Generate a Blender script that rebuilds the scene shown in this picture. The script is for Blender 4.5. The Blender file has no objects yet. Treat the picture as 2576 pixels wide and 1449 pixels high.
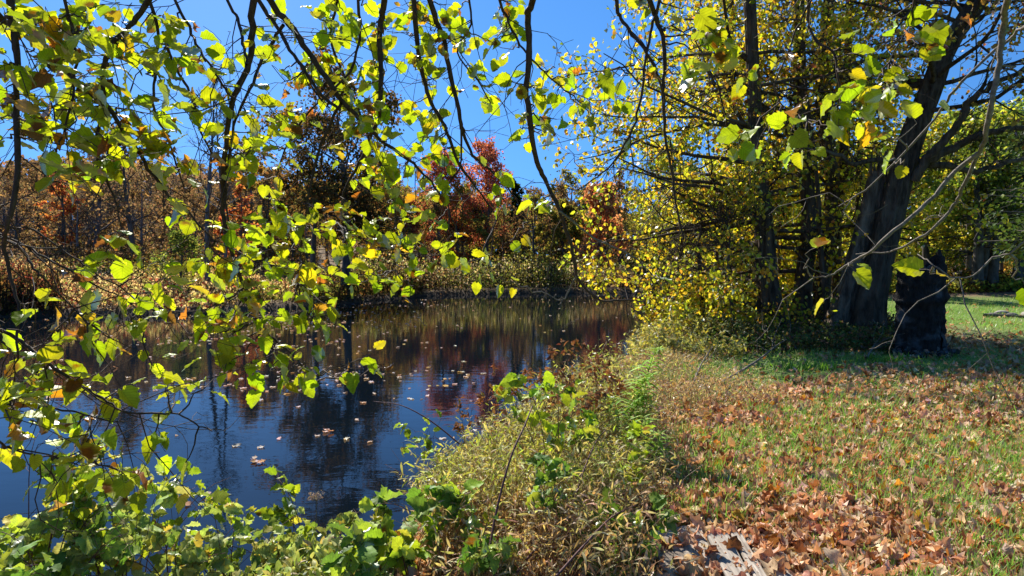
import bpy, math, numpy as np
from mathutils import Vector
PI = math.pi
rng = np.random.default_rng(11)
S = bpy.context.scene
COL = S.collection

# ------------------------------------------------------------------ camera, sky, sun, exposure
F = 1535.0                      # focal length in pixels of a 2576 px wide picture
EYE = np.array([0.0, 0.0, 1.6])
PITCH = math.atan(74.5 / F)
cam = bpy.data.cameras.new('camera'); cam.sensor_width = 36; cam.lens = 36 * F / 2576
cam.clip_start = 0.05; cam.clip_end = 2000
co = bpy.data.objects.new('camera', cam); COL.objects.link(co)
co.location = EYE; co.rotation_euler = (PI / 2 - PITCH, 0, 0)
S.camera = co
SUN_AZ, SUN_EL = math.radians(-26), math.radians(42)     # left of straight ahead
sdir = np.array([math.sin(SUN_AZ) * math.cos(SUN_EL), math.cos(SUN_AZ) * math.cos(SUN_EL), math.sin(SUN_EL)])
w = bpy.data.worlds.new('World'); S.world = w; w.use_nodes = True
nt = w.node_tree; nt.nodes.clear()
sky = nt.nodes.new('ShaderNodeTexSky'); sky.sky_type = 'NISHITA'; sky.sun_disc = False
sky.sun_elevation = SUN_EL; sky.sun_rotation = SUN_AZ
sky.altitude = 1500; sky.air_density = 1.0; sky.dust_density = 0.1; sky.ozone_density = 3.0
tcw = nt.nodes.new('ShaderNodeTexCoord'); mpw = nt.nodes.new('ShaderNodeMapping'); mpw.inputs['Scale'].default_value = (1, 1, .75); mpw.inputs['Location'].default_value = (0, 0, .33)
nt.links.new(tcw.outputs['Generated'], mpw.inputs[0]); nt.links.new(mpw.outputs[0], sky.inputs[0])
hs = nt.nodes.new('ShaderNodeHueSaturation'); hs.inputs['Saturation'].default_value = 1.24
bg = nt.nodes.new('ShaderNodeBackground'); bg.inputs[1].default_value = 0.12
wo = nt.nodes.new('ShaderNodeOutputWorld')
nt.links.new(sky.outputs[0], hs.inputs['Color']); nt.links.new(hs.outputs[0], bg.inputs[0]); nt.links.new(bg.outputs[0], wo.inputs[0])
sun = bpy.data.lights.new('sun', 'SUN'); sun.energy = 4.6; sun.angle = math.radians(0.5); sun.color = (1.0, 0.95, 0.86)
so = bpy.data.objects.new('sun', sun); COL.objects.link(so)
so.rotation_euler = Vector(-sdir).to_track_quat('-Z', 'Y').to_euler()
S.view_settings.view_transform = 'Standard'; S.view_settings.look = 'None'
S.view_settings.exposure = 0.95; S.view_settings.gamma = 1; S.view_settings.use_curve_mapping = False
S.cycles.max_bounces = 8; S.cycles.diffuse_bounces = 3; S.cycles.transmission_bounces = 5
S.cycles.caustics_reflective = False; S.cycles.caustics_refractive = False

# ------------------------------------------------------------------ projection helpers (2576 x 1449 picture units)
cp, sp = math.cos(PITCH), math.sin(PITCH)
FW = np.array([0, cp, -sp]); UP = np.array([0, sp, cp]); RT = np.array([1.0, 0, 0])
def ray(px, py):
    px = np.asarray(px, float); py = np.asarray(py, float)
    return FW + ((px - 1288) / F)[..., None] * RT + ((724.5 - py) / F)[..., None] * UP
def at(px, py, d):
    return EYE + ray(px, py) * np.asarray(d, float)[..., None]
def on_plane(px, py, z=0.0):
    r = ray(px, py); return EYE + r * ((z - EYE[2]) / r[..., 2])[..., None]
def norm(v): return v / np.maximum(np.linalg.norm(v, axis=-1, keepdims=True), 1e-9)

# ------------------------------------------------------------------ mesh helpers
class MB:
    def __init__(s): s.V = []; s.F = []; s.C = []; s.U = []; s.n = 0
    def add(s, V, Fc, C=None, U=None):
        V = np.asarray(V, float).reshape(-1, 3); Fc = np.asarray(Fc, int)
        s.V.append(V); s.F.append(Fc + s.n)
        s.C.append(np.broadcast_to(np.asarray(C if C is not None else (.5, .5, .5), float), (len(V), 3)))
        s.U.append(U.reshape(-1, 3) if U is not None else np.zeros((len(V), 3)))
        s.n += len(V)
    def tube(s, P, R, k=6, C=None):
        tubes(s, np.asarray(P, float)[None], np.asarray(R, float)[None], k, C)
    def build(s, name, mat, parent=None, smooth=True):
        V = np.concatenate(s.V); sizes = np.concatenate([np.full(len(f), f.shape[1]) for f in s.F if len(f)])
        loops = np.concatenate([f.reshape(-1) for f in s.F if len(f)])
        m = bpy.data.meshes.new(name)
        m.vertices.add(len(V)); m.vertices.foreach_set('co', V.astype(np.float32).ravel())
        m.loops.add(len(loops)); m.loops.foreach_set('vertex_index', loops.astype(np.int32))
        m.polygons.add(len(sizes)); st = np.concatenate([[0], np.cumsum(sizes)[:-1]])
        m.polygons.foreach_set('loop_start', st.astype(np.int32)); m.polygons.foreach_set('loop_total', sizes.astype(np.int32))
        if smooth: m.polygons.foreach_set('use_smooth', np.ones(len(sizes), bool))
        a = m.attributes.new('lc', 'FLOAT_COLOR', 'POINT')
        C = np.concatenate(s.C); a.data.foreach_set('color', np.concatenate([C, np.ones((len(C), 1))], 1).astype(np.float32).ravel())
        U = np.concatenate(s.U)
        if U.any():
            b = m.attributes.new('luv', 'FLOAT_VECTOR', 'POINT'); b.data.foreach_set('vector', U.astype(np.float32).ravel())
        m.update(calc_edges=True); m.materials.append(mat)
        o = bpy.data.objects.new(name, m); COL.objects.link(o)
        if parent is not None:
            o.parent = parent; o.location = -Vector(parent.location)
        return o
def tubes(mb, P, R, k=5, C=None):
    """P (N,n,3), R (N,n): N tapered tubes"""
    N, n, _ = P.shape
    if N == 0: return
    T = norm(np.gradient(P, axis=1)); ref = norm(rng.normal(size=(N, 1, 3)))
    mean = norm(P[:, -1:] - P[:, :1]); ref = norm(np.cross(mean, ref))
    A = norm(np.cross(T, ref)); B = np.cross(T, A)
    ang = np.arange(k) / k * 2 * PI
    V = P[:, :, None] + R[:, :, None, None] * (np.cos(ang)[None, None, :, None] * A[:, :, None] + np.sin(ang)[None, None, :, None] * B[:, :, None])
    i = np.arange(n - 1)[:, None] * k; j = np.arange(k)[None]; j2 = (j + 1) % k
    f = np.stack([i + j, i + j2, i + k + j2, i + k + j], -1).reshape(-1, 4)
    f = (f[None] + (np.arange(N) * n * k)[:, None, None]).reshape(-1, 4)
    mb.add(V, f, C)
def smooth_path(P, n=4):
    P = np.asarray(P, float)
    if len(P) < 3: return np.array([P[0] + (P[-1] - P[0]) * t for t in np.linspace(0, 1, n + 1)])
    Q = np.vstack([2 * P[0] - P[1], P, 2 * P[-1] - P[-2]]); out = []
    for i in range(1, len(Q) - 2):
        for t in np.arange(n) / n:
            a, b, c, d = Q[i - 1], Q[i], Q[i + 1], Q[i + 2]
            out.append(.5 * ((2 * b) + (-a + c) * t + (2 * a - 5 * b + 4 * c - d) * t * t + (-a + 3 * b - 3 * c + d) * t ** 3))
    out.append(P[-1]); return np.array(out)
def leaf_tpl(rows, cols, width, cord=0.0, serr=0.0, fold=.25, bend=.2, wav=.04, pw=.75, sd=0):
    r = np.random.default_rng(sd)
    v = np.linspace(0, 1, rows); u = np.linspace(-1, 1, cols)
    wd = width * np.sin(PI * np.clip(v, 0.0, 1) ** pw) ** .75; wd[0] = max(wd[1] * .35, .02); wd[-1] = .01
    V = np.zeros((rows, cols, 3))
    for i in range(rows):
        s = 1 + (serr if i % 2 else -serr) * (np.abs(u) > .9)
        V[i, :, 0] = u * wd[i] * s
        V[i, :, 1] = v[i] - cord * np.abs(u) ** 1.5 * (1 - v[i]) ** 3
        V[i, :, 2] = fold * np.abs(V[i, :, 0]) - bend * v[i] ** 2 + wav * r.normal(size=cols) * np.abs(u)
    U = np.zeros((rows, cols, 3)); U[..., 0] = u[None]; U[..., 1] = v[:, None]
    i = np.arange(rows - 1)[:, None] * cols; j = np.arange(cols - 1)[None]
    f = np.stack([i + j, i + j + 1, i + cols + j + 1, i + cols + j], -1).reshape(-1, 4)
    return V.reshape(-1, 3), f, U.reshape(-1, 3)
def frames(tip, nrm):
    """rotation whose y axis is tip, z axis near nrm"""
    y = norm(tip); x = norm(np.cross(y, nrm)); z = np.cross(x, y)
    return np.stack([x, y, z], -1)
def put_leaves(mb, tpls, P, tip, nrm, size, col, spots=0.0, spotcol=(.22, .09, .02)):
    N = len(P)
    if N == 0: return
    M = frames(tip, nrm); which = rng.integers(len(tpls), size=N)
    size = np.broadcast_to(size, (N,))
    for q, (tv, tf, tu) in enumerate(tpls):
        ix = np.where(which == q)[0]
        if not len(ix): continue
        V = np.einsum('nij,kj->nki', M[ix], tv) * size[ix, None, None] + P[ix, None]
        C = np.repeat(col[ix, None], len(tv), 1)
        if spots > 0:
            cen = np.stack([rng.uniform(-.5, .5, len(ix)), rng.uniform(.2, 1.0, len(ix))], -1)
            rad = np.where(rng.random(len(ix)) < spots, rng.uniform(.12, .42, len(ix)), 0)
            dd = np.linalg.norm(np.stack([tv[None, :, 0], tv[None, :, 1]], -1) - cen[:, None], axis=-1)
            m = np.clip((rad[:, None] - dd) / .08 + .5, 0, 1)[..., None] * (rad[:, None, None] > 0)
            C = C * (1 - m) + np.array(spotcol) * m
        U = np.repeat(tu[None], len(ix), 0).copy(); U[..., 2] = rng.random((len(ix), 1))
        f = (tf[None] + (np.arange(len(ix)) * len(tv))[:, None, None]).reshape(-1, tf.shape[1])
        mb.add(V, f, C.reshape(-1, 3), U)
def palette(n, cols, wts, jit=.18):
    cols = np.array(cols, float); k = rng.choice(len(cols), n, p=np.array(wts) / sum(wts))
    c = cols[k] * (1 + jit * rng.normal(size=(n, 1))) * (1 + .07 * rng.normal(size=(n, 3)))
    return np.clip(c, .004, .85)
def rvec(n): return norm(rng.normal(size=(n, 3)))

# ------------------------------------------------------------------ naming
def tag(o, label=None, cat=None, group=None, kind=None):
    if label: o['label'] = label
    if cat: o['category'] = cat
    if group: o['group'] = group
    if kind: o['kind'] = kind
    return o
def empty(name, loc, label, cat, group=None):
    o = bpy.data.objects.new(name, None); COL.objects.link(o); o.location = Vector([float(c) for c in loc]); o.empty_display_size = .2
    return tag(o, label, cat, group)

# ------------------------------------------------------------------ materials
def mat(name):
    m = bpy.data.materials.new(name); m.use_nodes = True; m.node_tree.nodes.clear(); return m, m.node_tree
def node(t, typ, **kw):
    n = t.nodes.new(typ)
    for k, v in kw.items():
        if k in n.inputs.keys(): n.inputs[k].default_value = v
        else: setattr(n, k, v)
    return n
def leaf_mat(name, trans=.5, gloss=.5, rough=.42, veins=False, tboost=(1.15, 1.1, .6)):
    m, t = mat(name); L = t.links.new
    a = node(t, 'ShaderNodeAttribute', attribute_name='lc')
    colr = a.outputs['Color']
    if veins:
        uv = node(t, 'ShaderNodeAttribute', attribute_name='luv'); sx = node(t, 'ShaderNodeSeparateXYZ'); L(uv.outputs['Vector'], sx.inputs[0])
        ab = node(t, 'ShaderNodeMath', operation='ABSOLUTE'); L(sx.outputs[0], ab.inputs[0])
        mu = node(t, 'ShaderNodeMath', operation='MULTIPLY_ADD'); L(ab.outputs[0], mu.inputs[0]); mu.inputs[1].default_value = -.3; L(sx.outputs[1], mu.inputs[2])
        sc = node(t, 'ShaderNodeMath', operation='MULTIPLY'); L(mu.outputs[0], sc.inputs[0]); sc.inputs[1].default_value = 7.5
        fr = node(t, 'ShaderNodeMath', operation='PINGPONG'); L(sc.outputs[0], fr.inputs[0]); fr.inputs[1].default_value = .5
        mn = node(t, 'ShaderNodeMath', operation='MINIMUM'); L(fr.outputs[0], mn.inputs[0])
        a3 = node(t, 'ShaderNodeMath', operation='MULTIPLY'); L(ab.outputs[0], a3.inputs[0]); a3.inputs[1].default_value = 2.5; L(a3.outputs[0], mn.inputs[1])
        rp = node(t, 'ShaderNodeMapRange'); L(mn.outputs[0], rp.inputs[0]); rp.inputs[1].default_value = .03; rp.inputs[2].default_value = .14; rp.inputs[3].default_value = .72; rp.inputs[4].default_value = 1.0
        ns = node(t, 'ShaderNodeTexNoise', Scale=30.0); g = node(t, 'ShaderNodeNewGeometry'); L(g.outputs['Position'], ns.inputs['Vector'])
        r2 = node(t, 'ShaderNodeMapRange'); L(ns.outputs[0], r2.inputs[0]); r2.inputs[1].default_value = .3; r2.inputs[2].default_value = .7; r2.inputs[3].default_value = .8; r2.inputs[4].default_value = 1.15
        mm = node(t, 'ShaderNodeMath', operation='MULTIPLY'); L(rp.outputs[0], mm.inputs[0]); L(r2.outputs[0], mm.inputs[1])
        vm = node(t, 'ShaderNodeVectorMath', operation='SCALE'); L(colr, vm.inputs[0]); L(mm.outputs[0], vm.inputs['Scale']); colr = vm.outputs[0]
    d = node(t, 'ShaderNodeBsdfDiffuse'); L(colr, d.inputs['Color'])
    tm = node(t, 'ShaderNodeVectorMath', operation='MULTIPLY'); L(colr, tm.inputs[0]); tm.inputs[1].default_value = tboost
    tr = node(t, 'ShaderNodeBsdfTranslucent'); L(tm.outputs[0], tr.inputs['Color'])
    m1 = node(t, 'ShaderNodeMixShader'); m1.inputs[0].default_value = trans; L(d.outputs[0], m1.inputs[1]); L(tr.outputs[0], m1.inputs[2])
    out = node(t, 'ShaderNodeOutputMaterial')
    if gloss > 0:
        gl = node(t, 'ShaderNodeBsdfGlossy', Roughness=rough); fz = node(t, 'ShaderNodeFresnel', IOR=1.4)
        gm = node(t, 'ShaderNodeMath', operation='MULTIPLY'); L(fz.outputs[0], gm.inputs[0]); gm.inputs[1].default_value = gloss
        m2 = node(t, 'ShaderNodeMixShader'); L(gm.outputs[0], m2.inputs[0]); L(m1.outputs[0], m2.inputs[1]); L(gl.outputs[0], m2.inputs[2]); L(m2.outputs[0], out.inputs[0])
    else: L(m1.outputs[0], out.inputs[0])
    return m
def rough_mat(name, c1, c2, scale=8.0, rough=.9, bump=.4, stretch=(1, 1, 1), c3=None, dist=.02, s3=1.5, spec=.2):
    m, t = mat(name); L = t.links.new
    tc = node(t, 'ShaderNodeNewGeometry'); mp = node(t, 'ShaderNodeMapping'); mp.inputs['Scale'].default_value = stretch; L(tc.outputs['Position'], mp.inputs[0])
    n = node(t, 'ShaderNodeTexNoise', Scale=scale, Detail=6.0, Roughness=.65); L(mp.outputs[0], n.inputs['Vector'])
    r = node(t, 'ShaderNodeValToRGB'); r.color_ramp.elements[0].position = .34; r.color_ramp.elements[1].position = .66
    r.color_ramp.elements[0].color = (*c1, 1); r.color_ramp.elements[1].color = (*c2, 1); L(n.outputs[0], r.inputs[0]); cc = r.outputs[0]
    if c3:
        n3 = node(t, 'ShaderNodeTexNoise', Scale=s3, Detail=5.0); L(tc.outputs['Position'], n3.inputs['Vector'])
        r3 = node(t, 'ShaderNodeMapRange'); L(n3.outputs[0], r3.inputs[0]); r3.inputs[1].default_value = .55; r3.inputs[2].default_value = .68
        mx = node(t, 'ShaderNodeMix', data_type='RGBA'); L(r3.outputs[0], mx.inputs[0]); L(cc, mx.inputs[6]); mx.inputs[7].default_value = (*c3, 1); cc = mx.outputs[2]
    p = node(t, 'ShaderNodeBsdfPrincipled', Roughness=rough); p.inputs['Specular IOR Level'].default_value = spec; L(cc, p.inputs['Base Color'])
    b = node(t, 'ShaderNodeBump', Strength=bump, Distance=dist); L(n.outputs[0], b.inputs['Height']); L(b.outputs[0], p.inputs['Normal'])
    out = node(t, 'ShaderNodeOutputMaterial'); L(p.outputs[0], out.inputs[0]); return m
M_near = leaf_mat('linden_leaf', .62, .35, .45, True, (1.25, 1.15, .35))
M_leaf = leaf_mat('tree_leaf', .62, .2, .5, False, (1.4, 1.25, .5))
M_far = leaf_mat('far_leaf', .6, .0, .5, False, (1.2, 1.05, .7))
M_herb = leaf_mat('herb_leaf', .5, .3, .5, True, (1.2, 1.15, .5))
M_dry = leaf_mat('dry_leaf', .3, .02, .6, True, (1.2, .85, .5))
M_grass = leaf_mat('grass_blade', .45, .12, .5, False, (1.1, 1.15, .6))
M_twig = rough_mat('twig_bark', (.035, .022, .016), (.10, .065, .045), 60, .75, .3, (1, 1, .4))
M_pale_sunlit = rough_mat('pale_or_sunlit_twig_bark', (.10, .08, .06), (.24, .20, .16), 60, .7, .3)  # pale dead wood; on hanging branches a lighter copy painting in sunlight
M_bark = rough_mat('ridged_bark', (.034, .023, .015), (.16, .115, .078), 11, .95, 1.0, (1, 1, .16), (.15, .12, .085), .12, 1.6)
M_fbark = rough_mat('far_bark', (.05, .042, .036), (.16, .14, .12), 6, .95, .5, (1, 1, .3))
M_greybark = rough_mat('grey_bare_bark', (.10, .09, .085), (.22, .20, .19), 6, .95, .3, (1, 1, .3))

# ------------------------------------------------------------------ terrain
near_sh = [(-70, -8), (-30, 0), (-16, 2.4), (-8, 3.4), (-4, 3.5), (-2.2, 3.7), (-1.4, 4.3), (-.9, 5.4), (-.3, 7.4), (.5, 9.3), (1.4, 11.3), (2.5, 13.6), (4.0, 17), (7.5, 23.5), (13, 30), (22, 37), (45, 50)]
far_sh = [(48, 60), (30, 51), (16, 42.5), (9, 40), (3, 40.3), (-1, 39.2), (-5.2, 37), (-7.3, 33), (-8.6, 29.6), (-11, 25.6), (-15, 24.0), (-20, 23.6), (-30, 24), (-70, 20)]
POLY = np.array(near_sh + far_sh)
WATER_Z = -0.7
def sdist(x, y):
    """signed distance to the pond outline, positive on land"""
    x = np.asarray(x, float); y = np.asarray(y, float)
    best = np.full(x.shape, 1e9); ins = np.zeros(x.shape, bool)
    for i in range(len(POLY)):
        a = POLY[i]; b = POLY[(i + 1) % len(POLY)]; ab = b - a
        t = np.clip(((x - a[0]) * ab[0] + (y - a[1]) * ab[1]) / (ab @ ab), 0, 1)
        best = np.minimum(best, np.hypot(x - a[0] - t * ab[0], y - a[1] - t * ab[1]))
        c = ((a[1] > y) != (b[1] > y)) & (x < (b[0] - a[0]) * (y - a[1]) / (b[1] - a[1] + 1e-12) + a[0]); ins ^= c
    return np.where(ins, -best, best)
_gw = np.random.default_rng(5); _K = _gw.normal(size=(14, 2)); _K = _K / np.linalg.norm(_K, axis=1, keepdims=True); _ph = _gw.uniform(0, 6.28, 14); _fr = np.geomspace(.25, 6, 14)
def fnoise(x, y, f=1.0):
    s = 0
    for k in range(14): s = s + np.sin((x * _K[k, 0] + y * _K[k, 1]) * _fr[k] * f + _ph[k]) / (_fr[k] + .6)
    return s * .2
def isfar(x, y):
    """1 on the far bank"""
    line = np.interp(x, [-70, -20, -8, 0, 5, 10, 20, 47, 400], [8, 14, 19, 25, 29, 33, 40, 56, 250]); return np.clip((y - line) / 2, 0, 1)
def hgt(x, y):
    x = np.asarray(x, float); y = np.asarray(y, float)
    d = sdist(x, y) + .12 * fnoise(x, y, 2.2); fb = isfar(x, y)
    s = np.clip((d + .25) / 1.7, 0, 1); near = -.85 + .85 * (s * s * (3 - 2 * s)) + .02 * fnoise(x, y, 1.5) * s
    s2 = np.clip((d + .1) / .7, 0, 1); far = -.8 + .35 * s2 + .02 * np.clip(d, 0, 30) + .05 * fnoise(x, y) * s2
    far = far + np.clip(d - 8, 0, 70) * .07 * np.clip((-x - 4) / 12, 0, 1) + np.clip(d - 8, 0, 60) * .03
    land = near * (1 - fb) + far * fb
    land = land + .25 * np.exp(-((x - 22) / 7) ** 2 - ((y - 26) / 2.2) ** 2)
    und = -.8 - np.clip(-d, 0, 4) * .25
    return np.where(d > -.25, np.maximum(land, -.86), und)
def axis(lo, hi, fine_lo, fine_hi, n_fine, n_out):
    a = np.linspace(fine_lo, fine_hi, n_fine); g = np.geomspace(1, 1 + hi - fine_hi, n_out)[1:] - 1 + fine_hi
    h = fine_lo - (np.geomspace(1, 1 + fine_lo - lo, n_out)[1:] - 1); return np.concatenate([h[::-1], a, g])
gx = axis(-500, 500, -22, 22, 320, 60); gy = axis(-60, 900, 0, 45, 320, 60)
X, Y = np.meshgrid(gx, gy); Z = hgt(X, Y)
mb = MB(); ny, nx = X.shape
i = np.arange(ny - 1)[:, None] * nx; j = np.arange(nx - 1)[None]
fc = np.stack([i + j, i + j + 1, i + nx + j + 1, i + nx + j], -1).reshape(-1, 4)
dd = sdist(X, Y); fb = isfar(X, Y)
lawn = np.clip((dd - 1.0 + .5 * fnoise(X, Y, 1.6)) / .8, 0, 1) * (1 - fb) * np.clip((24.5 - Y) / 1.0, 0, 1) * np.clip((X + 1.5) / 1, 0, 1)
lawn = lawn * (1 - np.exp(-((X - 6.5) / 3.6) ** 4 - ((Y - 12.8) / 2.0) ** 4) * .9)
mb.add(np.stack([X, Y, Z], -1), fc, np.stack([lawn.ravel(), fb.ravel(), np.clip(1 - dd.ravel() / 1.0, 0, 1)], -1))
m, t = mat('ground'); L = t.links.new
at_ = node(t, 'ShaderNodeAttribute', attribute_name='lc'); sx = node(t, 'ShaderNodeSeparateColor'); L(at_.outputs['Color'], sx.inputs[0])
g = node(t, 'ShaderNodeNewGeometry')
def noi(s, lo, hi, ca, cb):
    n = node(t, 'ShaderNodeTexNoise', Scale=s, Detail=7.0, Roughness=.7); L(g.outputs['Position'], n.inputs['Vector'])
    r = node(t, 'ShaderNodeValToRGB'); r.color_ramp.elements[0].position = lo; r.color_ramp.elements[1].position = hi
    r.color_ramp.elements[0].color = (*ca, 1); r.color_ramp.elements[1].color = (*cb, 1); L(n.outputs[0], r.inputs[0]); return n, r.outputs[0]
_, soil = noi(7, .35, .65, (.12, .075, .05), (.26, .17, .115)); nn, grs = noi(5, .35, .68, (.10, .17, .035), (.20, .24, .08)); _, fars = noi(2.5, .35, .65, (.10, .07, .045), (.26, .19, .12))
mx = node(t, 'ShaderNodeMix', data_type='RGBA'); L(sx.outputs[0], mx.inputs[0]); L(soil, mx.inputs[6]); L(grs, mx.inputs[7])
m2 = node(t, 'ShaderNodeMix', data_type='RGBA'); L(sx.outputs[1], m2.inputs[0]); L(mx.outputs[2], m2.inputs[6]); L(fars, m2.inputs[7])
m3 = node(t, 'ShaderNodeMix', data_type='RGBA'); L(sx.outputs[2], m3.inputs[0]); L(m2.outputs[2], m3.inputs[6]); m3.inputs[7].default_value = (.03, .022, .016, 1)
p = node(t, 'ShaderNodeBsdfPrincipled', Roughness=.95); p.inputs['Specular IOR Level'].default_value = .1; L(m3.outputs[2], p.inputs['Base Color'])
b = node(t, 'ShaderNodeBump', Strength=.6, Distance=.03); L(nn.outputs[0], b.inputs['Height']); L(b.outputs[0], p.inputs['Normal'])
L(p.outputs[0], node(t, 'ShaderNodeOutputMaterial').inputs[0])
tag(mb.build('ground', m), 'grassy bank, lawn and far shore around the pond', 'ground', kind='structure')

# water
m, t = mat('pond_water'); L = t.links.new
g = node(t, 'ShaderNodeNewGeometry'); mp = node(t, 'ShaderNodeMapping'); mp.inputs['Scale'].default_value = (.8, 1.6, 1); L(g.outputs['Position'], mp.inputs[0])
n1 = node(t, 'ShaderNodeTexNoise', Scale=3.2, Detail=3.0, Roughness=.5, Distortion=.4); L(mp.outputs[0], n1.inputs['Vector'])
b = node(t, 'ShaderNodeBump', Strength=.10, Distance=.02); L(n1.outputs[0], b.inputs['Height'])
p = node(t, 'ShaderNodeBsdfPrincipled', Roughness=.03, IOR=1.33); p.inputs['Base Color'].default_value = (.003, .006, .010, 1); L(b.outputs[0], p.inputs['Normal'])
L(p.outputs[0], node(t, 'ShaderNodeOutputMaterial').inputs[0])
mb = MB(); mb.add([(-90, -20, WATER_Z), (70, -20, WATER_Z), (70, 75, WATER_Z), (-90, 75, WATER_Z)], [[0, 1, 2, 3]])
tag(mb.build('pond_water', m), 'dark still pond reflecting blue sky and autumn trees', 'water', kind='structure')

# ------------------------------------------------------------------ tree growing
def children(P, R, m, lf, ang, up=.15, wob=.22, k=6, t0=.25, rf=.6, flat=0.0):
    N, n, _ = P.shape; idx = np.repeat(np.arange(N), m); t = rng.uniform(t0, 1, len(idx)); s = t * (n - 1); a = np.minimum(s.astype(int), n - 2); fr = (s - a)[:, None]
    st = P[idx, a] * (1 - fr) + P[idx, a + 1] * fr; d = norm(P[idx, a + 1] - P[idx, a]); r = R[idx, a] * (1 - fr[:, 0]) + R[idx, a + 1] * fr[:, 0]
    ln = np.linalg.norm(np.diff(P, axis=1), axis=-1).sum(1)[idx] * lf * rng.uniform(.6, 1.25, len(idx)) * (1.1 - .5 * t)
    q = norm(np.cross(d, rvec(len(idx)))); an = ang * rng.uniform(.7, 1.3, (len(idx), 1))
    dr = np.cos(an) * d + np.sin(an) * q; dr[:, 2] = dr[:, 2] * (1 - flat) + up; dr = norm(dr)
    out = [st]
    for i in range(k - 1):
        dr = norm(dr + wob * rng.normal(size=dr.shape)); dr[:, 2] += up * .12; out.append(out[-1] + dr * (ln / (k - 1))[:, None])
    Q = np.stack(out, 1); RR = (r * rf)[:, None] * np.linspace(1, .3, k)[None]
    return Q, RR
def limbs(path, rad, n, t0, t1, ln, el0, el1, k=8, wob=.16, up=.1, rf=.5, az=None):
    """limbs of a trunk polyline: ln(t) length, el elevation from el0 (low) to el1 (top)"""
    path = np.asarray(path); t = np.sort(rng.uniform(t0, t1, n)); s = t * (len(path) - 1); a = np.minimum(s.astype(int), len(path) - 2); fr = (s - a)[:, None]
    st = path[a] * (1 - fr) + path[a + 1] * fr; r = rad[a] * (1 - fr[:, 0]) + rad[a + 1] * fr[:, 0]
    phi = (np.arange(n) * 2.4 + rng.uniform(0, 6.28) + rng.normal(size=n) * .3) if az is None else rng.uniform(az[0], az[1], n)
    el = el0 + (el1 - el0) * (t - t0) / (t1 - t0) + rng.normal(size=n) * .12
    dr = np.stack([np.cos(phi) * np.cos(el), np.sin(phi) * np.cos(el), np.sin(el)], -1); L_ = ln((t - t0) / (t1 - t0)) * rng.uniform(.75, 1.15, n)
    out = [st]
    for i in range(k - 1):
        dr = norm(dr + wob * rng.normal(size=dr.shape) * [1, 1, .7]); dr[:, 2] += up * .15; out.append(out[-1] + dr * (L_ / (k - 1))[:, None])
    return np.stack(out, 1), (r * rf)[:, None] * np.linspace(1, .22, k)[None]
def along(P, n, jit):
    N, k, _ = P.shape; idx = rng.integers(N, size=n); s = rng.uniform(.15, 1, n) ** .7 * (k - 1); a = np.minimum(s.astype(int), k - 2); fr = (s - a)[:, None]
    q = P[idx, a] * (1 - fr) + P[idx, a + 1] * fr; return q + rng.normal(size=(n, 3)) * jit, norm(P[idx, a + 1] - P[idx, a])
DIAMOND = [leaf_tpl(3, 3, .42, fold=.3, bend=.15, sd=s) for s in range(2)]
OVATE = [leaf_tpl(5, 3, .40, fold=f, bend=b_, pw=.8, wav=.05, sd=s) for s, (f, b_) in enumerate([(.15, .1), (.35, .3), (.6, .1), (.2, .5)])]
def path_noise(P, R, n=14, amp=.03):
    return P + rng.normal(size=P.shape) * amp
def trunk_mesh(mb, P, R, k=16, ridge=.12, flare=True, freq=9):
    """bark-ridged trunk"""
    P = np.asarray(P, float); n = len(P); T = norm(np.gradient(P, axis=0)); ref = np.array([0, 1.0, 0.0])
    A = norm(np.cross(T, ref)); B = np.cross(T, A); ang = np.arange(k) / k * 2 * PI
    ph = rng.uniform(0, 6.28, 5); h = np.arange(n)[:, None] / n
    ridge_r = 1 + ridge * (np.sin(ang[None] * 3 + ph[0] + h * 2) * .5 + np.sin(ang[None] * freq + ph[1] + h * 3) * .35 + (rng.normal(size=(1, k)) * .45 + np.cumsum(rng.normal(size=(n, k)) * .16, 0) * .5))
    V = P[:, None] + (R[:, None] * ridge_r)[..., None] * (np.cos(ang)[None, :, None] * A[:, None] + np.sin(ang)[None, :, None] * B[:, None])
    i = np.arange(n - 1)[:, None] * k; j = np.arange(k)[None]; j2 = (j + 1) % k
    mb.add(V, np.stack([i + j, i + j2, i + k + j2, i + k + j], -1).reshape(-1, 4))

# ------------------------------------------------------------------ far trees
PAL = {
 'salmon': ([(.80, .34, .18), (.74, .42, .18), (.68, .24, .14), (.66, .46, .16)], [4, 3, 2, 1.4]),
 'rust': ([(.30, .18, .10), (.25, .18, .10), (.38, .24, .10), (.20, .16, .08)], [3, 3, 2, 2]),
 'gold': ([(.50, .28, .05), (.42, .32, .06), (.30, .26, .06), (.45, .17, .05)], [3, 3, 3, 1]),
 'red': ([(.52, .14, .09), (.58, .24, .12), (.38, .12, .08), (.52, .30, .13)], [4, 3, 2, 1]),
 'orange': ([(.60, .20, .08), (.62, .30, .08), (.48, .13, .08), (.45, .34, .08)], [4, 3, 2, 1]),
 'olive': ([(.22, .22, .05), (.30, .28, .06), (.14, .16, .04), (.34, .24, .06)], [3, 3, 2, 1]),
 'green': ([(.18, .27, .05), (.26, .34, .07), (.12, .18, .05), (.46, .44, .08)], [3, 3, 2, 1.3]),
 'lime': ([(.42, .46, .07), (.52, .52, .08), (.28, .35, .07), (.60, .46, .07)], [3, 3, 2, 1.5]),
 'pine': ([(.035, .07, .025), (.06, .10, .03), (.09, .13, .04)], [3, 3, 1]),
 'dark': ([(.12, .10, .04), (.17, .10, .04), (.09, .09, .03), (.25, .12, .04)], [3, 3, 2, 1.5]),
 'brown': ([(.20, .15, .11), (.27, .19, .13), (.16, .13, .10)], [1, 1, 1]),
}
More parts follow.
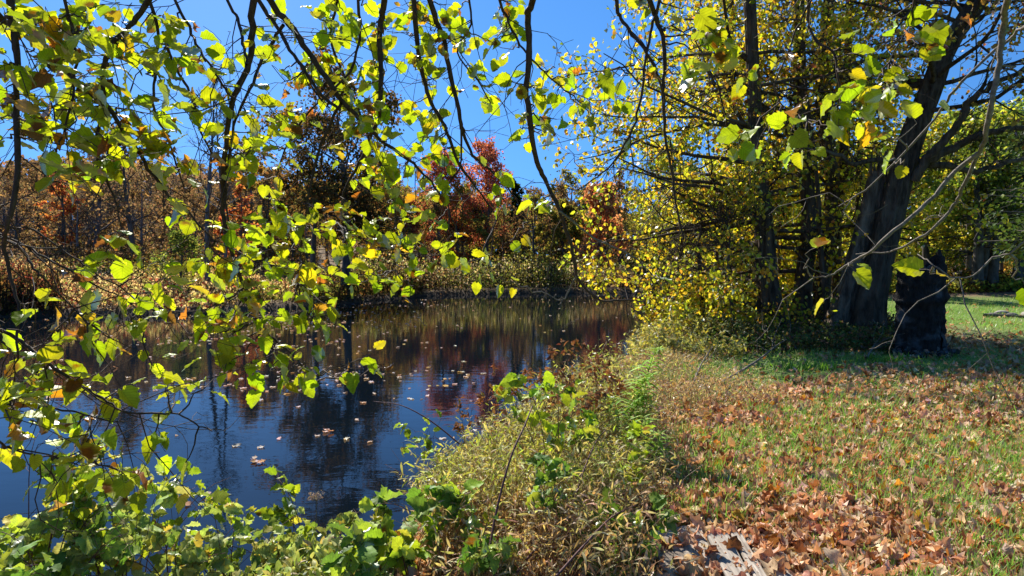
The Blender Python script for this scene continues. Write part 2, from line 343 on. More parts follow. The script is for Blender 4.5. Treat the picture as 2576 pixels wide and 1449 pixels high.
def crown_tree(name, label, cat, x, y, h, r, pal, nleaf=2600, ls=.2, base=.25, tr=None, group=None, kind='round', bark=None, twigs=3, k1=16, leafmat=None, zoff=0., jit=None):
    z = float(hgt(x, y)) - .1 + zoff; root = empty(name, (x, y, z), label, cat, group); tr = tr or .02 * h + .03
    n = 9; lean = rng.normal(size=2) * .03 * h; tt = np.linspace(0, 1, n)
    P = np.stack([x + lean[0] * tt + .015 * h * np.sin(tt * 5 + rng.uniform(0, 6)), y + lean[1] * tt, z + h * .93 * tt], -1); R = tr * (1 - .85 * tt) ; R[0] *= 1.35
    wood = MB(); wood.tube(P, R, 8); bark = bark or M_fbark
    if kind == 'conifer':
        Lb, Rb = limbs(P, R, 60, base, .99, lambda t: r * (1.02 - t) ** .8 + .1, -.1, .5, k=5, wob=.06, up=-.02, rf=.3)
        C2, R2 = children(Lb, Rb, 4, .35, .8, 0, .1, 4, .2, .5)
    elif kind == 'tall':
        Lb, Rb = limbs(P, R, k1, base, .99, lambda t: r * (1.0 - .6 * t) + .1, .5, 1.2, k=7, wob=.14, rf=.5)
        C2, R2 = children(Lb, Rb, 6, .5, .6, .12, .2, 6, .2, .55)
    else:
        Lb, Rb = limbs(P, R, k1, base, .98, lambda t: r * (.75 + .6 * np.sin(PI * np.clip(t, 0, 1)) ** .8 - .25 * t), .15, 1.15, k=7, wob=.15, rf=.5)
        C2, R2 = children(Lb, Rb, 6, .48, .75, .1, .22, 6, .2, .55)
    tubes(wood, Lb, np.maximum(Rb, .012), 4); tubes(wood, C2, np.maximum(R2, .009), 3)
    src = C2
    if twigs and kind != 'conifer':
        C3, R3 = children(C2, R2, twigs, .5, .8, .05, .25, 4, .2, .5); tubes(wood, C3, np.maximum(R3, .006), 3); src = C3
    wood.build('trunk', bark, root)
    if nleaf:
        q, d = along(src, nleaf, jit or .14 * (r / 2.5) + .03)
        keep = fnoise(q[:, 0] * 1.3 + q[:, 2], q[:, 1] + q[:, 2] * 1.1, 1.6) > -.38; q = q[keep]; d = d[keep]; m_ = len(q)
        lf = MB(); c, wt = PAL[pal]; cl = palette(m_, c, wt, .2); cl = cl * (1 + .35 * fnoise(q[:, 0] + q[:, 2] * .7, q[:, 1] - q[:, 2] * .6, 1.2))[:, None]
        tip = norm(d * .6 + rvec(m_) + [0, 0, -.3]); nr = norm(rvec(m_) * .9 + [0, 0, .7])
        if kind == 'conifer': nr = norm(rvec(m_) * .4 + [0, 0, 1]); tip = norm(d + .5 * rvec(m_))
        put_leaves(lf, DIAMOND, q, tip, nr, rng.uniform(.7, 1.3, m_) * ls, np.clip(cl, .01, .8)); lf.build('crown', leafmat or M_far, root, False)
    return root
def copy_tree(root, x, y, s, rot, label, group=None):
    r = root.copy(); COL.objects.link(r); ol = Vector(root.location); r.location = (x, y, float(hgt(x, y)) - .1); r.scale = (s, s, s * rng.uniform(.9, 1.12)); r.rotation_euler = (0, 0, rot); r['label'] = label
    if group: r['group'] = group
    for ch in root.children:
        c = ch.copy(); COL.objects.link(c); c.parent = r
    return r
def X_at(px, D): return (px - 1288) / F * D / 1.0
def ft(name, label, px, top, D, halfpx, pal, **kw):
    D = D + 5 if D >= 41 else D; x = X_at(px, D); z = float(hgt(x, D)); h = EYE[2] + (650 - top) / F * D - z + .1
    return crown_tree(name, label, 'tree', x, D, h, halfpx / F * D, pal, **kw)
ft('bare_tree', 'tall leafless twin trunk tree on the far shore, fine grey twigs against blue sky', 528, 110, 34, 110, 'brown', nleaf=0, base=.35, kind='tall', bark=M_greybark, twigs=6, k1=22, tr=.14)
ft('bare_tree', 'slimmer leafless tree just behind the tall bare twin tree', 560, 190, 36, 80, 'brown', nleaf=0, base=.35, kind='tall', bark=M_greybark, twigs=5, k1=18, tr=.12)
ft('oak_tree', 'dark rusty oak with thick trunk leaning over the far bank, reflected in blue water', 872, 225, 32, 160, 'dark', nleaf=16000, ls=.16, base=.33, tr=.27, k1=20, twigs=4)
ft('oak_tree', 'smaller rust brown oak beside the thick dark trunk', 790, 300, 35, 100, 'dark', nleaf=3800, ls=.15, base=.35, tr=.18)
ft('maple_tree', 'tall bright red maple rising above the far treeline', 1215, 358, 47, 64, 'red', nleaf=8500, ls=.17, base=.3, k1=26, jit=.22)
ft('maple_tree', 'dull red maple left of the tall bright red maple', 1105, 388, 48, 58, 'red', nleaf=6500, ls=.17, base=.3, k1=24, jit=.22)
ft('maple_tree', 'low scarlet maple beside the dark oak trunk', 1035, 520, 44, 40, 'red', nleaf=2400, ls=.18, base=.25)
ft('maple_tree', 'salmon orange maple standing over the water beside the yellow lindens', 1512, 478, 43, 60, 'salmon', nleaf=8500, ls=.2, base=.08, k1=24, jit=.2)
ft('maple_tree', 'thin pinkish maple with sparse top right of the salmon maple', 1562, 415, 47, 45, 'rust', nleaf=1800, ls=.17, base=.2, kind='tall')
ft('pine_tree', 'dark green pine at the right foot of the bright red maple', 1300, 440, 52, 40, 'pine', nleaf=3400, ls=.25, base=.2, kind='conifer')
ft('pine_tree', 'pointed dark pine in the middle of the far treeline gap', 1396, 452, 55, 30, 'pine', nleaf=2800, ls=.25, base=.2, kind='conifer')
ft('pine_tree', 'narrow dark pine left of the salmon orange maple', 1470, 458, 55, 30, 'pine', nleaf=2800, ls=.25, base=.2, kind='conifer')
ft('pine_tree', 'short pine between the two pointed pines', 1432, 500, 56, 34, 'pine', nleaf=2600, ls=.25, base=.2, kind='conifer')
ft('birch_tree', 'olive yellow birch under the pines, right of centre', 1345, 505, 45, 48, 'olive', nleaf=3400, ls=.19, base=.15)
ft('birch_tree', 'dark olive birch with slim grey stem by the salmon maple', 1420, 520, 44, 46, 'olive', nleaf=3400, ls=.18, base=.15)
ft('birch_tree', 'yellow green birch below the bright red maple', 1225, 510, 45, 50, 'olive', nleaf=3000, ls=.18, base=.15)
ft('maple_tree', 'orange maple low at the foot of the dull red maple', 1150, 500, 45, 46, 'orange', nleaf=2500, ls=.18, base=.15)
ft('birch_tree', 'golden birch left of the low scarlet maple', 985, 450, 44, 60, 'gold', nleaf=3000, ls=.18, base=.15)
ft('maple_tree', 'golden orange maple on the far shore behind the bare twin tree', 655, 430, 44, 60, 'gold', nleaf=3200, ls=.18, base=.12)
ft('maple_tree', 'rust orange maple just right of the bare twin tree', 605, 470, 38, 40, 'orange', nleaf=2400, ls=.16, base=.12)
ft('maple_tree', 'amber maple low behind the dark oaks', 735, 470, 42, 55, 'gold', nleaf=3000, ls=.18, base=.1)
ft('maple_tree', 'small orange maple glowing on the left brown hillside', 160, 425, 42, 38, 'orange', nleaf=1800, ls=.17, base=.2)
ft('pine_tree', 'lone dark pine tip on the left hill crest', 300, 340, 70, 26, 'pine', nleaf=2200, ls=.3, base=.15, kind='conifer')
ft('shrub', 'pale green bush at the foot of the bare twin tree', 455, 590, 30, 55, 'green', nleaf=2200, ls=.11, base=.05)['category'] = 'bush'
# woodland trees on the hill and behind, shared shapes
lib = []
for kk, (pal_, nl, bk, kd) in enumerate([('brown', 1100, M_greybark, 'tall'), ('rust', 2200, M_fbark, 'round'), ('brown', 700, M_greybark, 'round'), ('rust', 1700, M_greybark, 'tall'), ('gold', 2200, M_fbark, 'round'), ('olive', 2600, M_fbark, 'round'), ('green', 2800, M_fbark, 'round')]):
    nm = ['bare_tree', 'oak_tree', 'bare_tree', 'oak_tree', 'maple_tree', 'birch_tree', 'beech_tree'][kk]
    lb = ['leafless grey tree in the brown wood on the left hillside', 'rust brown oak in the wood beyond the pond', 'leafless grey tree in the brown wood on the left hillside', 'rust brown oak in the wood beyond the pond',
          'golden maple in the wood beyond the pond', 'olive leaved birch in the wood beyond the pond', 'green beech in the wood beyond the lawn'][kk]
    gp = lb.replace('leafless grey tree', 'leafless trees').replace('rust brown oak', 'rusty oaks').replace('golden maple', 'golden maples').replace('olive leaved birch', 'olive birches').replace('green beech', 'green beeches')
    x0, y0 = [(-34, 50), (-28, 45), (-38, 56), (-22, 52), (-12, 56), (6, 60), (30, 34)][kk]
    root = crown_tree(nm, lb, 'tree', x0, y0, 9.5, 3.2, pal_, nleaf=nl, ls=.22, base=.12, group=gp, kind=kd, bark=bk, twigs=3, k1=14); lib.append((root, lb, gp))
def scatter(ks, n, pxr, Dr, sr):
    out = []
    for _ in range(n):
        for tr_ in range(40):
            D = rng.uniform(*Dr); px = rng.uniform(*pxr); x = X_at(px, D)
            if sdist(x, D) > 3 and all(math.hypot(x - a, D - b_) > 2.2 for a, b_ in out): break
        out.append((x, D)); rt, lb, gp = lib[ks[rng.integers(len(ks))]]
        copy_tree(rt, x, D, rng.uniform(*sr), rng.uniform(0, 6.28), lb, gp)
scatter([0, 1, 2, 3, 2, 0, 0, 2], 84, (-250, 560), (46, 78), (.5, .82))
scatter([1, 3, 4, 0, 5], 34, (560, 1120), (44, 70), (.55, .85))
scatter([5, 5, 4, 1], 22, (1130, 1650), (50, 70), (.62, .8))
scatter([5, 6, 6, 4], 20, (1650, 2250), (46, 70), (.8, 1.1))
scatter([6, 6, 5, 4], 22, (2250, 2900), (36, 56), (.8, 1.1))
# distant wood closing the view behind them
mb = MB(); cl_n = 60000
px_ = rng.uniform(-900, 3500, cl_n); D_ = rng.uniform(75, 110, cl_n); xx = X_at(px_, D_); top = np.interp(px_, [-900, 0, 400, 600, 1100, 1300, 1650, 3500], [9, 9, 9, 7.5, 7, 7, 7, 9]) + 1.2 * fnoise(xx, D_ * .3, 1.0)
gz = hgt(xx, D_); zz = gz + rng.uniform(0, 1, cl_n) ** .8 * top
c, wt = PAL['rust']; cA = palette(cl_n, c, wt); c, wt = PAL['olive']; cB = palette(cl_n, c, wt); s_ = np.clip((px_ - 500) / 500, 0, 1)[:, None]; s_ = (rng.random((cl_n, 1)) < s_ * .8)
put_leaves(mb, DIAMOND, np.stack([xx, D_, zz], -1), rvec(cl_n), norm(rvec(cl_n) + [0, -.3, .5]), rng.uniform(.4, 1.0, cl_n), np.where(s_, cB, cA))
tag(mb.build('distant_woods', M_far, None, False), 'continuous brown and olive wood closing the horizon', 'wood', kind='stuff')

# ------------------------------------------------------------------ shore thickets of the far bank
def thicket(name, label, n, pxr, Dr, hr, pals, ls, mind=.2, hfun=None):
    mb = MB(); px = rng.uniform(*pxr, n * 3); D = rng.uniform(*Dr, n * 3); x = X_at(px, D); ok = sdist(x, D) > mind; x, D, px = x[ok][:n], D[ok][:n], px[ok][:n]; n = len(x)
    hh = rng.uniform(*hr, n) * (.75 + .6 * fnoise(x, D, 1.3)); z0 = hgt(x, D)
    # stems
    ns = n // 12; P = np.stack([x[:ns], D[:ns], z0[:ns]], -1)[:, None] + np.linspace(0, 1, 4)[None, :, None] * (rng.normal(size=(ns, 1, 3)) * .25 * [1, 1, 0] + np.stack([0 * x[:ns], 0 * x[:ns], hh[:ns]], -1)[:, None])
    st = MB(); tubes(st, P, np.full((ns, 4), .012), 3, (.10, .08, .06))
    zz = z0 + rng.uniform(0, 1, n) ** .7 * np.maximum(hh, .15)
    c = np.zeros((n, 3)); sel = (fnoise(x * 1.5, D, .8) * 2.2 + rng.normal(size=n) * .5); edges = np.quantile(sel, np.linspace(0, 1, len(pals) + 1)[1:-1]); kk = np.searchsorted(edges, sel)
    for q, pn in enumerate(pals):
        m_ = kk == q; cc, wt = PAL[pn] if isinstance(pn, str) else pn; c[m_] = palette(m_.sum(), cc, wt)
    put_leaves(st, DIAMOND, np.stack([x, D, zz], -1), norm(rvec(n) + [0, 0, .5]), norm(rvec(n) + [0, 0, .3]), rng.uniform(.6, 1.4, n) * ls, c)
    return tag(st.build(name, M_far, None, False), label, 'undergrowth', kind='stuff')
straw = ([(.76, .60, .34), (.66, .48, .26), (.54, .50, .20)], [2, 2, 2]); pale = ([(.66, .58, .44), (.46, .42, .22), (.30, .32, .10)], [2, 2, 2]); crim = ([(.26, .07, .05), (.30, .13, .08), (.18, .08, .05)], [2, 2, 1])
thicket('marsh_undergrowth', 'knee high red brown and straw coloured marsh plants on the left far bank', 42000, (-300, 860), (24, 42), (.5, 1.1), [straw, 'rust', straw, crim, straw, 'olive'], .12, .3)
thicket('shore_undergrowth', 'dense olive shrubs with pale seed heads along the far waterline', 42000, (900, 1760), (36, 50), (1.2, 2.4), [pale, 'olive', 'green', pale, 'rust'], .12, .2)
thicket('crimson_undergrowth', 'dark crimson brush at the left waterline', 7000, (-200, 150), (23, 26), (.8, 1.5), [crim, 'dark'], .10, .1)
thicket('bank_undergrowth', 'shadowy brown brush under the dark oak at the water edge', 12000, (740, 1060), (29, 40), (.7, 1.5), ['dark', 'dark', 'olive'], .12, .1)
thicket('hillside_undergrowth', 'brown grey brush covering the left hillside under the bare trees', 42000, (-300, 800), (41, 78), (.6, 2.2), ['brown', 'rust', 'brown', 'dark'], .2, 1)
thicket('wood_undergrowth', 'low green and yellow brush at the wood edge beyond the lawn', 26000, (1750, 2750), (25, 34), (.4, 1.2), ['lime', 'green', 'lime', 'dark'], .14, .5)

# ------------------------------------------------------------------ yellow linden group on the near bank
LIND = ([(.58, .54, .05), (.44, .50, .05), (.66, .50, .06), (.28, .36, .04), (.64, .34, .06), (.14, .20, .03)], [4, 4, 3.4, 2.5, 1.1, 1.0])
THIN = ([(.30, .20, .06), (.42, .26, .08), (.30, .10, .06), (.30, .30, .06)], [2, 2, 1.2, 1.4])
BACK = (-.7, PI + .7)
def big_tree(name, label, pts, D, wpx, n_l, lim, nleaf, ls, pal=LIND, t0=.1, el=(-.25, .9), extra_h=5., c2=6, c3=5, az=None, ridge=.12, twigr=.004, jit=.12):
    """pts: trunk centreline in picture units at depth D; extended extra_h metres above the last point"""
    P = np.array([at(a, b_, D) for a, b_ in pts]); P = smooth_path(P, 4); z0 = float(hgt(P[0, 0], P[0, 1])); P[0, 2] = z0 - .15
    wd = np.interp(np.linspace(0, 1, len(P)), np.linspace(0, 1, len(wpx)), wpx) / F * D / 2
    d = norm(P[-1] - P[-4]); k = 8; ext = P[-1] + np.cumsum(np.tile(d * extra_h / k, (k, 1)) + rng.normal(size=(k, 3)) * .05, 0)
    P = np.vstack([P, ext]); R = np.concatenate([wd, wd[-1] * np.linspace(.92, .15, k)])
    root = empty(name, (P[0, 0], P[0, 1], z0), label, 'tree'); tm = MB(); trunk_mesh(tm, P, R, 30, ridge); tm.build('trunk', M_bark, root)
    Lb, Rb = limbs(P, R, n_l, t0, .98, lim, el[0], el[1], k=9, wob=.17, up=.05, rf=.32, az=az)
    Rb = np.minimum(Rb, .05 * np.linspace(1, .25, 9)[None])
    C2, R2 = children(Lb, Rb, c2, .5, .8, -.02, .22, 6, .15, .6); C3, R3 = children(C2, R2, c3, .5, .8, -.05, .26, 5, .15, .6)
    for li in range(n_l):
        tw = MB(); tubes(tw, Lb[li:li + 1], np.maximum(Rb[li:li + 1], .008), 6); a_, b_ = li * c2, (li + 1) * c2; tubes(tw, C2[a_:b_], np.maximum(R2[a_:b_], twigr + .002), 4)
        tubes(tw, C3[a_ * c3:b_ * c3], np.maximum(R3[a_ * c3:b_ * c3], twigr), 3); tw.build('limb', M_bark, root)
    if nleaf:
        q, dr = along(np.concatenate([C3, C3]), nleaf, jit); g_ = hgt(q[:, 0], q[:, 1]); ok = (q[:, 2] > g_ + .1) & (fnoise(q[:, 0] * 1.4 + q[:, 2], q[:, 1] * .8 + q[:, 2] * 1.5, 1.9) > rng.uniform(-.75, .0, nleaf)); q, dr = q[ok], dr[ok]; n = len(q)
        cl = palette(n, *pal) ; lf = MB(); tip = norm(dr * .4 + rvec(n) * .8 + [0, 0, -.6]); nr = norm(rvec(n) * .9 + [0, 0, .5])
        put_leaves(lf, OVATE, q, tip, nr, rng.uniform(.6, 1.2, n) * ls, cl, .2, (.22, .10, .03)); lf.build('crown', M_leaf, root)
    return root
big_tree('linden_tree', 'yellow leaved linden whose straight trunk stands nearest the water, low branches reaching over the pond', [(1948, 835), (1930, 700), (1922, 560), (1905, 450), (1900, 300), (1893, 150), (1886, 0)], 12.3, [74, 50, 43, 38, 33, 30, 27], 50, lambda t: 2.1 + 1.9 * np.sin(PI * t) - .4 * t, 19000, .095, t0=.06, el=(-.2, .7), extra_h=4, az=(.3, PI + .55))
big_tree('linden_tree', 'straight dark linden trunk second from the water, just behind the first', [(2015, 825), (2022, 700), (2036, 560), (2020, 380), (2012, 200), (2008, 0)], 13.0, [52, 41, 36, 31, 28, 25], 26, lambda t: 2.7 * (1 - .4 * t) + .3, 8000, .095, t0=.15, extra_h=4, az=BACK)
big_tree('linden_tree', 'slightly bowed linden trunk third from the water with upper fork', [(2060, 820), (2068, 700), (2085, 560), (2092, 420), (2066, 250), (2085, 0)], 13.6, [43, 35, 31, 29, 27, 24], 26, lambda t: 2.6 * (1 - .4 * t) + .3, 7000, .095, t0=.2, extra_h=4, az=BACK)
big_tree('linden_tree', 'thin upright linden pole behind the bowed trunk', [(2110, 815), (2105, 600), (2125, 350), (2138, 0)], 14.6, [26, 22, 20, 16], 20, lambda t: 2.4 * (1 - .4 * t) + .3, 5000, .095, t0=.2, extra_h=3)
big_tree('linden_tree', 'slender golden linden at the water edge behind the first trunk', [(1800, 800), (1812, 600), (1835, 350), (1842, 60)], 16.5, [24, 20, 16, 12], 36, lambda t: 2.2 * (1 - .4 * t) + .3, 11000, .105, t0=.05, extra_h=3)
big_tree('linden_tree', 'bushy golden green sapling low beside the first linden trunk', [(1762, 850), (1768, 740), (1758, 640), (1765, 560)], 12.6, [14, 11, 8, 5], 30, lambda t: 1.05 * (1 - .3 * t) + .2, 10000, .09, t0=.05, extra_h=.4, el=(-.1, .9))
big_tree('linden_sapling', 'low golden sapling at the left edge of the linden group, touching the water view', [(1712, 850), (1712, 780), (1708, 720), (1705, 660)], 13.2, [10, 8, 6, 4], 26, lambda t: .75 * (1 - .3 * t) + .15, 5000, .085, t0=.05, extra_h=.3, el=(-.1, .9))
big_tree('linden_sapling', 'golden green sapling filling the gap under the first linden, right of the low bushy one', [(1845, 850), (1840, 760), (1832, 680), (1836, 600)], 11.6, [12, 9, 7, 4], 26, lambda t: 1.0 * (1 - .3 * t) + .15, 6000, .085, t0=.1, extra_h=.3, el=(-.1, .9))
# leaning trunk
LEAN = big_tree('linden_tree', 'big rough barked tree leaning right with heavy limbs over the lawn', [(2176, 850), (2192, 750), (2216, 640), (2246, 520), (2282, 380), (2318, 280), (2346, 210), (2372, 140), (2410, 75), (2448, 10)], 11.8, [84, 64, 56, 53, 50, 47, 44, 41, 37, 32], 24, lambda t: 3.4 * (1 - .3 * t) + .3, 8500, .085, THIN, t0=.45, el=(.1, .9), extra_h=4, c2=7, c3=4, ridge=.16)
for pts_, w0, w1, d0, d1 in [([(2300, 450), (2345, 385), (2400, 330), (2440, 260), (2500, 210), (2620, 150)], 24, 10, 11.6, 10.5), ([(2330, 405), (2400, 372), (2460, 345), (2530, 325), (2640, 318)], 24, 10, 11.6, 11), ([(2285, 400), (2380, 420), (2460, 428), (2560, 400), (2680, 380)], 20, 8, 11.7, 12.2), ([(2400, 120), (2360, 110), (2325, 125), (2290, 110)], 18, 6, 11.8, 11), ([(2270, 420), (2230, 400), (2150, 410), (2080, 380), (2000, 372)], 16, 6, 11.8, 11.4), ([(2350, 215), (2280, 200), (2200, 215), (2130, 190)], 15, 5, 11.8, 12.5)]:
    P = smooth_path(at(*np.array(pts_).T, np.linspace(d0, d1, len(pts_)))); P = P + rng.normal(size=P.shape) * .02; lm = MB(); lm.tube(P, np.linspace(w0, w1, len(P)) / F * d0 / 2, 8)
    Q, RQ = children(P[None], np.full((1, len(P)), .02), 14, .3, .8, .1, .2, 7, .2, .6); tubes(lm, Q, np.maximum(RQ, .006), 4); Q2, R2 = children(Q, RQ, 4, .5, .8, 0, .25, 5, .2, .5); tubes(lm, Q2, np.maximum(R2, .004), 3); lm.build('limb', M_bark, LEAN)
# snapped trunk
P = smooth_path([at(a, b_, 12.1) for a, b_ in [(2110, 845), (2128, 770), (2158, 660), (2183, 560), (2200, 470), (2208, 435)]], 4); P[0, 2] = -.15
R = np.interp(np.linspace(0, 1, len(P)), [0, .25, .6, 1], np.array([92, 56, 42, 28]) / F * 12.1 / 2)
sn = MB(); trunk_mesh(sn, P, R, 30, .22); k_ = 9; a_ = rng.uniform(0, 6.28, k_); tp = P[-1]
sp_ = tp[None, None] + np.stack([np.cos(a_), np.sin(a_), 0 * a_], -1)[:, None] * .13 + np.linspace(-.4, 1, 4)[None, :, None] * np.array([.06, 0, 1.0]) * rng.uniform(.15, .5, (k_, 1, 1)); tubes(sn, sp_, np.linspace(.05, .008, 4)[None].repeat(k_, 0), 5)
root = empty('broken_trunk', (P[0, 0], P[0, 1], 0), 'pale weathered snapped trunk with splintered top leaning against the big leaning tree', 'tree'); sn.build('trunk', rough_mat('weathered_bark', (.07, .05, .035), (.28, .215, .15), 10, .95, 1, (1, 1, .15), (.26, .21, .15), .12), root)
for px_, w_, d_, tx_, lb_ in [(1975, 26, 15.5, -30, 'thin slanting trunk between the first two linden trunks'), (2150, 20, 15, 20, 'thin young trunk behind the snapped trunk'), (2085, 16, 12.4, -60, 'crooked sapling leaning left at the foot of the linden group')]:
    big_tree('linden_sapling', lb_, [(px_, 825), (px_ + tx_ * .3, 650), (px_ + tx_ * .5, 450), (px_ + tx_, 200)], d_, [w_, w_ * .8, w_ * .6, w_ * .4], 12, lambda t: 1.8, 2600, .09, t0=.1, extra_h=1, c2=5, c3=4)['category'] = 'sapling'

# ------------------------------------------------------------------ wood at the far side of the lawn
def wood_tree(label, px, top, D, half, pal, nm='beech_tree', **kw):
    kw.setdefault('base', .2); kw.setdefault('nleaf', 6500); kw.setdefault('ls', .15)
    return ft(nm, label, px, top, D, half, pal, leafmat=M_leaf, **kw)
wood_tree('dark trunked beech with lime leaves beyond the stump', 2330, 345, 28, 130, 'lime', tr=.2)
wood_tree('left trunk of the close triple beech on the mound beyond the lawn', 2462, 300, 25.8, 120, 'green', tr=.24, base=.22)
wood_tree('middle trunk of the close triple beech on the mound', 2482, 330, 26.2, 130, 'lime', tr=.2, base=.22)
wood_tree('right trunk of the close triple beech on the mound', 2498, 310, 26.0, 130, 'green', tr=.22, base=.22)
wood_tree('single straight beech trunk at the right picture edge', 2562, 290, 26.5, 140, 'green', tr=.24, base=.25)
wood_tree('yellow green beech deep behind the triple trunks', 2430, 380, 34, 110, 'lime', tr=.18)
wood_tree('small orange maple deep in the wood by the right edge', 2520, 395, 36, 60, 'orange', nm='maple_tree', nleaf=3500, tr=.12)
wood_tree('slim dark beech left of the stump in the far wood', 2268, 400, 31, 110, 'green', tr=.15)
wood_tree('golden beech far behind the leaning tree', 2190, 400, 33, 110, 'lime', tr=.15)
wood_tree('tall green beech behind the single trunk at the right edge', 2640, 260, 30, 150, 'green', tr=.2)
wood_tree('golden lime tree across the lawn behind the linden group', 2080, 430, 27, 120, 'lime', tr=.15)
wood_tree('yellow birch at the shore far behind the first linden', 1950, 440, 33, 130, 'lime', nm='birch_tree', tr=.13)
wood_tree('yellow birch on the right shore of the pond head', 1820, 440, 37, 110, 'lime', nm='birch_tree', tr=.13)
wood_tree('olive birch where the pond bends right', 1700, 470, 41, 90, 'olive', nm='birch_tree', nleaf=5000, tr=.12)
wood_tree('drooping dark hemlock branches filling the upper right edge', 2660, 180, 19, 180, 'pine', nm='hemlock_tree', kind='conifer', nleaf=11000, ls=.13, tr=.2, base=.3)

# ------------------------------------------------------------------ burnt stump
def stump():
    D = 10.2; c = on_plane(2312, 893, 0.0); x0, y0 = c[0], c[1]
    root = empty('burnt_stump', (x0, y0, 0), 'tall hollow charred black tree stump with jagged top standing on the lawn', 'stump')
    k, n = 44, 34; ang = np.arange(k) / k * 2 * PI; r_ = np.random.default_rng(3); ph = r_.uniform(0, 6.28, 8)
    # top edge height: spike on the right, shoulder on the left, dip between
    ca = np.cos(ang); sa = np.sin(ang)
    top = 1.52 + .13 * np.exp(-((ca - .9) / .3) ** 2) + .035 * np.sin(ang * 5 + ph[0]) + .025 * r_.normal(size=k) - .06 * np.exp(-((ca - .45) / .25) ** 2)
    V = []
    for i_ in range(n):
        t = i_ / (n - 1); z = t * top
        r = np.interp(t, [0, .05, .2, .45, .62, .68, .8, .9, 1], [.40, .37, .345, .335, .355, .34, .33, .33, .30])
        rr = r * (1 + .06 * np.sin(ang * 2 + ph[1]) + .035 * np.sin(ang * 7 + ph[2] + t * 2) + .03 * np.sin(ang * 13 + ph[3]) + .02 * r_.normal(size=k))
        rr += .03 * np.exp(-((t - .60) / .03) ** 2) - .02 * np.exp(-((t - .53) / .03) ** 2) + .012 * np.sin(t * 60 + ang * 3)
        rr += .075 * np.exp(-((t - .60) / .055) ** 2) * np.exp(-((ang if True else 0) - 0) ** 2 / .12) + .075 * np.exp(-((t - .60) / .055) ** 2) * np.exp(-(ang - 2 * PI) ** 2 / .12)
        V.append(np.stack([x0 + ca * rr * 1.02, y0 + sa * rr * .85, z + 0 * ca - .05 * (t == 0)], -1))
    for i_ in range(n // 2):                                   # inner wall
        t = 1 - i_ / (n // 2) * .9; V.append(np.stack([x0 + ca * .27 * (1 + .05 * np.sin(ang * 6)), y0 + sa * .23, t * top - .01], -1))
    V = np.array(V); rows = len(V); mb = MB(); i = np.arange(rows - 1)[:, None] * k; j = np.arange(k)[None]; j2 = (j + 1) % k
    f = np.stack([i + j, i + j2, i + k + j2, i + k + j], -1)
    keep = np.ones(f.shape[:2], bool)
    # open slot through the shell low on the right front
    for row in range(3, 10):
        keep[row, [int(k * .845), int(k * .855)]] = False
    f = f[keep]
    mb.add(V, f); mb.build('shell', rough_mat('charred_wood', (.007, .005, .004), (.042, .032, .026), 16, .85, 1, (1, 1, .3), (.10, .10, .105), .12, 4.0, .3), root, True)
    ash = MB(); na = 420; a_ = r_.uniform(0, 6.28, na); rr = .34 + .22 * r_.random(na) ** 1.5; q = np.stack([x0 + np.cos(a_) * rr, y0 - .02 + np.sin(a_) * rr * .9, .02 + .10 * r_.random(na)], -1)
    put_leaves(ash, OVATE, q, rvec(na), norm(rvec(na) + [0, 0, .6]), r_.uniform(.04, .1, na), palette(na, [(.16, .16, .17), (.06, .06, .06), (.22, .15, .09)], [2, 2, 1])); tag(ash.build('base_debris', M_dry, root), kind='stuff')
stump()

# ------------------------------------------------------------------ stones and timber on the lawn, planks at our feet
def rock(name, label, x, y, sx_, sy_, sz_, seed, mt, cat='stone'):
    r_ = np.random.default_rng(seed); k, n = 20, 12; a = np.arange(k) / k * 2 * PI; ph = r_.uniform(0, 6.28, 6); z0 = float(hgt(x, y)); V = []
    for i_ in range(n):
        b_ = -PI / 2 + PI * i_ / (n - 1); rr = 1 + .12 * np.sin(a * 2 + ph[0] + b_) + .08 * np.sin(a * 3 + ph[1] - b_ * 2) + .04 * r_.normal(size=k)
        V.append(np.stack([x + sx_ * np.cos(a) * np.cos(b_) * rr, y + sy_ * np.sin(a) * np.cos(b_) * rr, z0 + sz_ * .55 + sz_ * .8 * math.sin(b_) + 0 * a], -1))
    mb = MB(); i = np.arange(n - 1)[:, None] * k; j = np.arange(k)[None]; j2 = (j + 1) % k; mb.add(np.array(V), np.stack([i + j, i + j2, i + k + j2, i + k + j], -1).reshape(-1, 4)); return tag(mb.build(name, mt), label, cat)
M_stone = rough_mat('pale_stone', (.24, .21, .18), (.42, .38, .34), 12, .9, .5); M_dstone = rough_mat('dark_stone', (.09, .085, .08), (.22, .20, .18), 12, .8, .5)
for px_, py_, s_, mt_, lb_ in [(2520, 792, .17, M_stone, 'pale rounded stone on top of the low pile on the far lawn'), (2497, 796, .14, M_dstone, 'small grey stone at the left end of the low lawn pile'), (2545, 797, .16, M_dstone, 'dark flat stone at the right end of the low lawn pile'), (2590, 797, .22, M_stone, 'pale stone cut by the right edge of the lawn view')]:
    c = on_plane(px_, py_, 0); rock('stone', lb_, c[0], c[1], s_, s_ * .7, s_ * .55, int(px_), mt_)
c = on_plane(2528, 799, 0); mb = MB(); P = np.array([[c[0] - .5, c[1] + .1, .06], [c[0] - .2, c[1], .06], [c[0] + .15, c[1] - .1, .05], [c[0] + .4, c[1] - .2, .03]]); mb.tube(smooth_path(P), np.linspace(.05, .03, 13), 8)
tag(mb.build('log', M_fbark), 'short grey log lying among the stones on the far lawn', 'log')
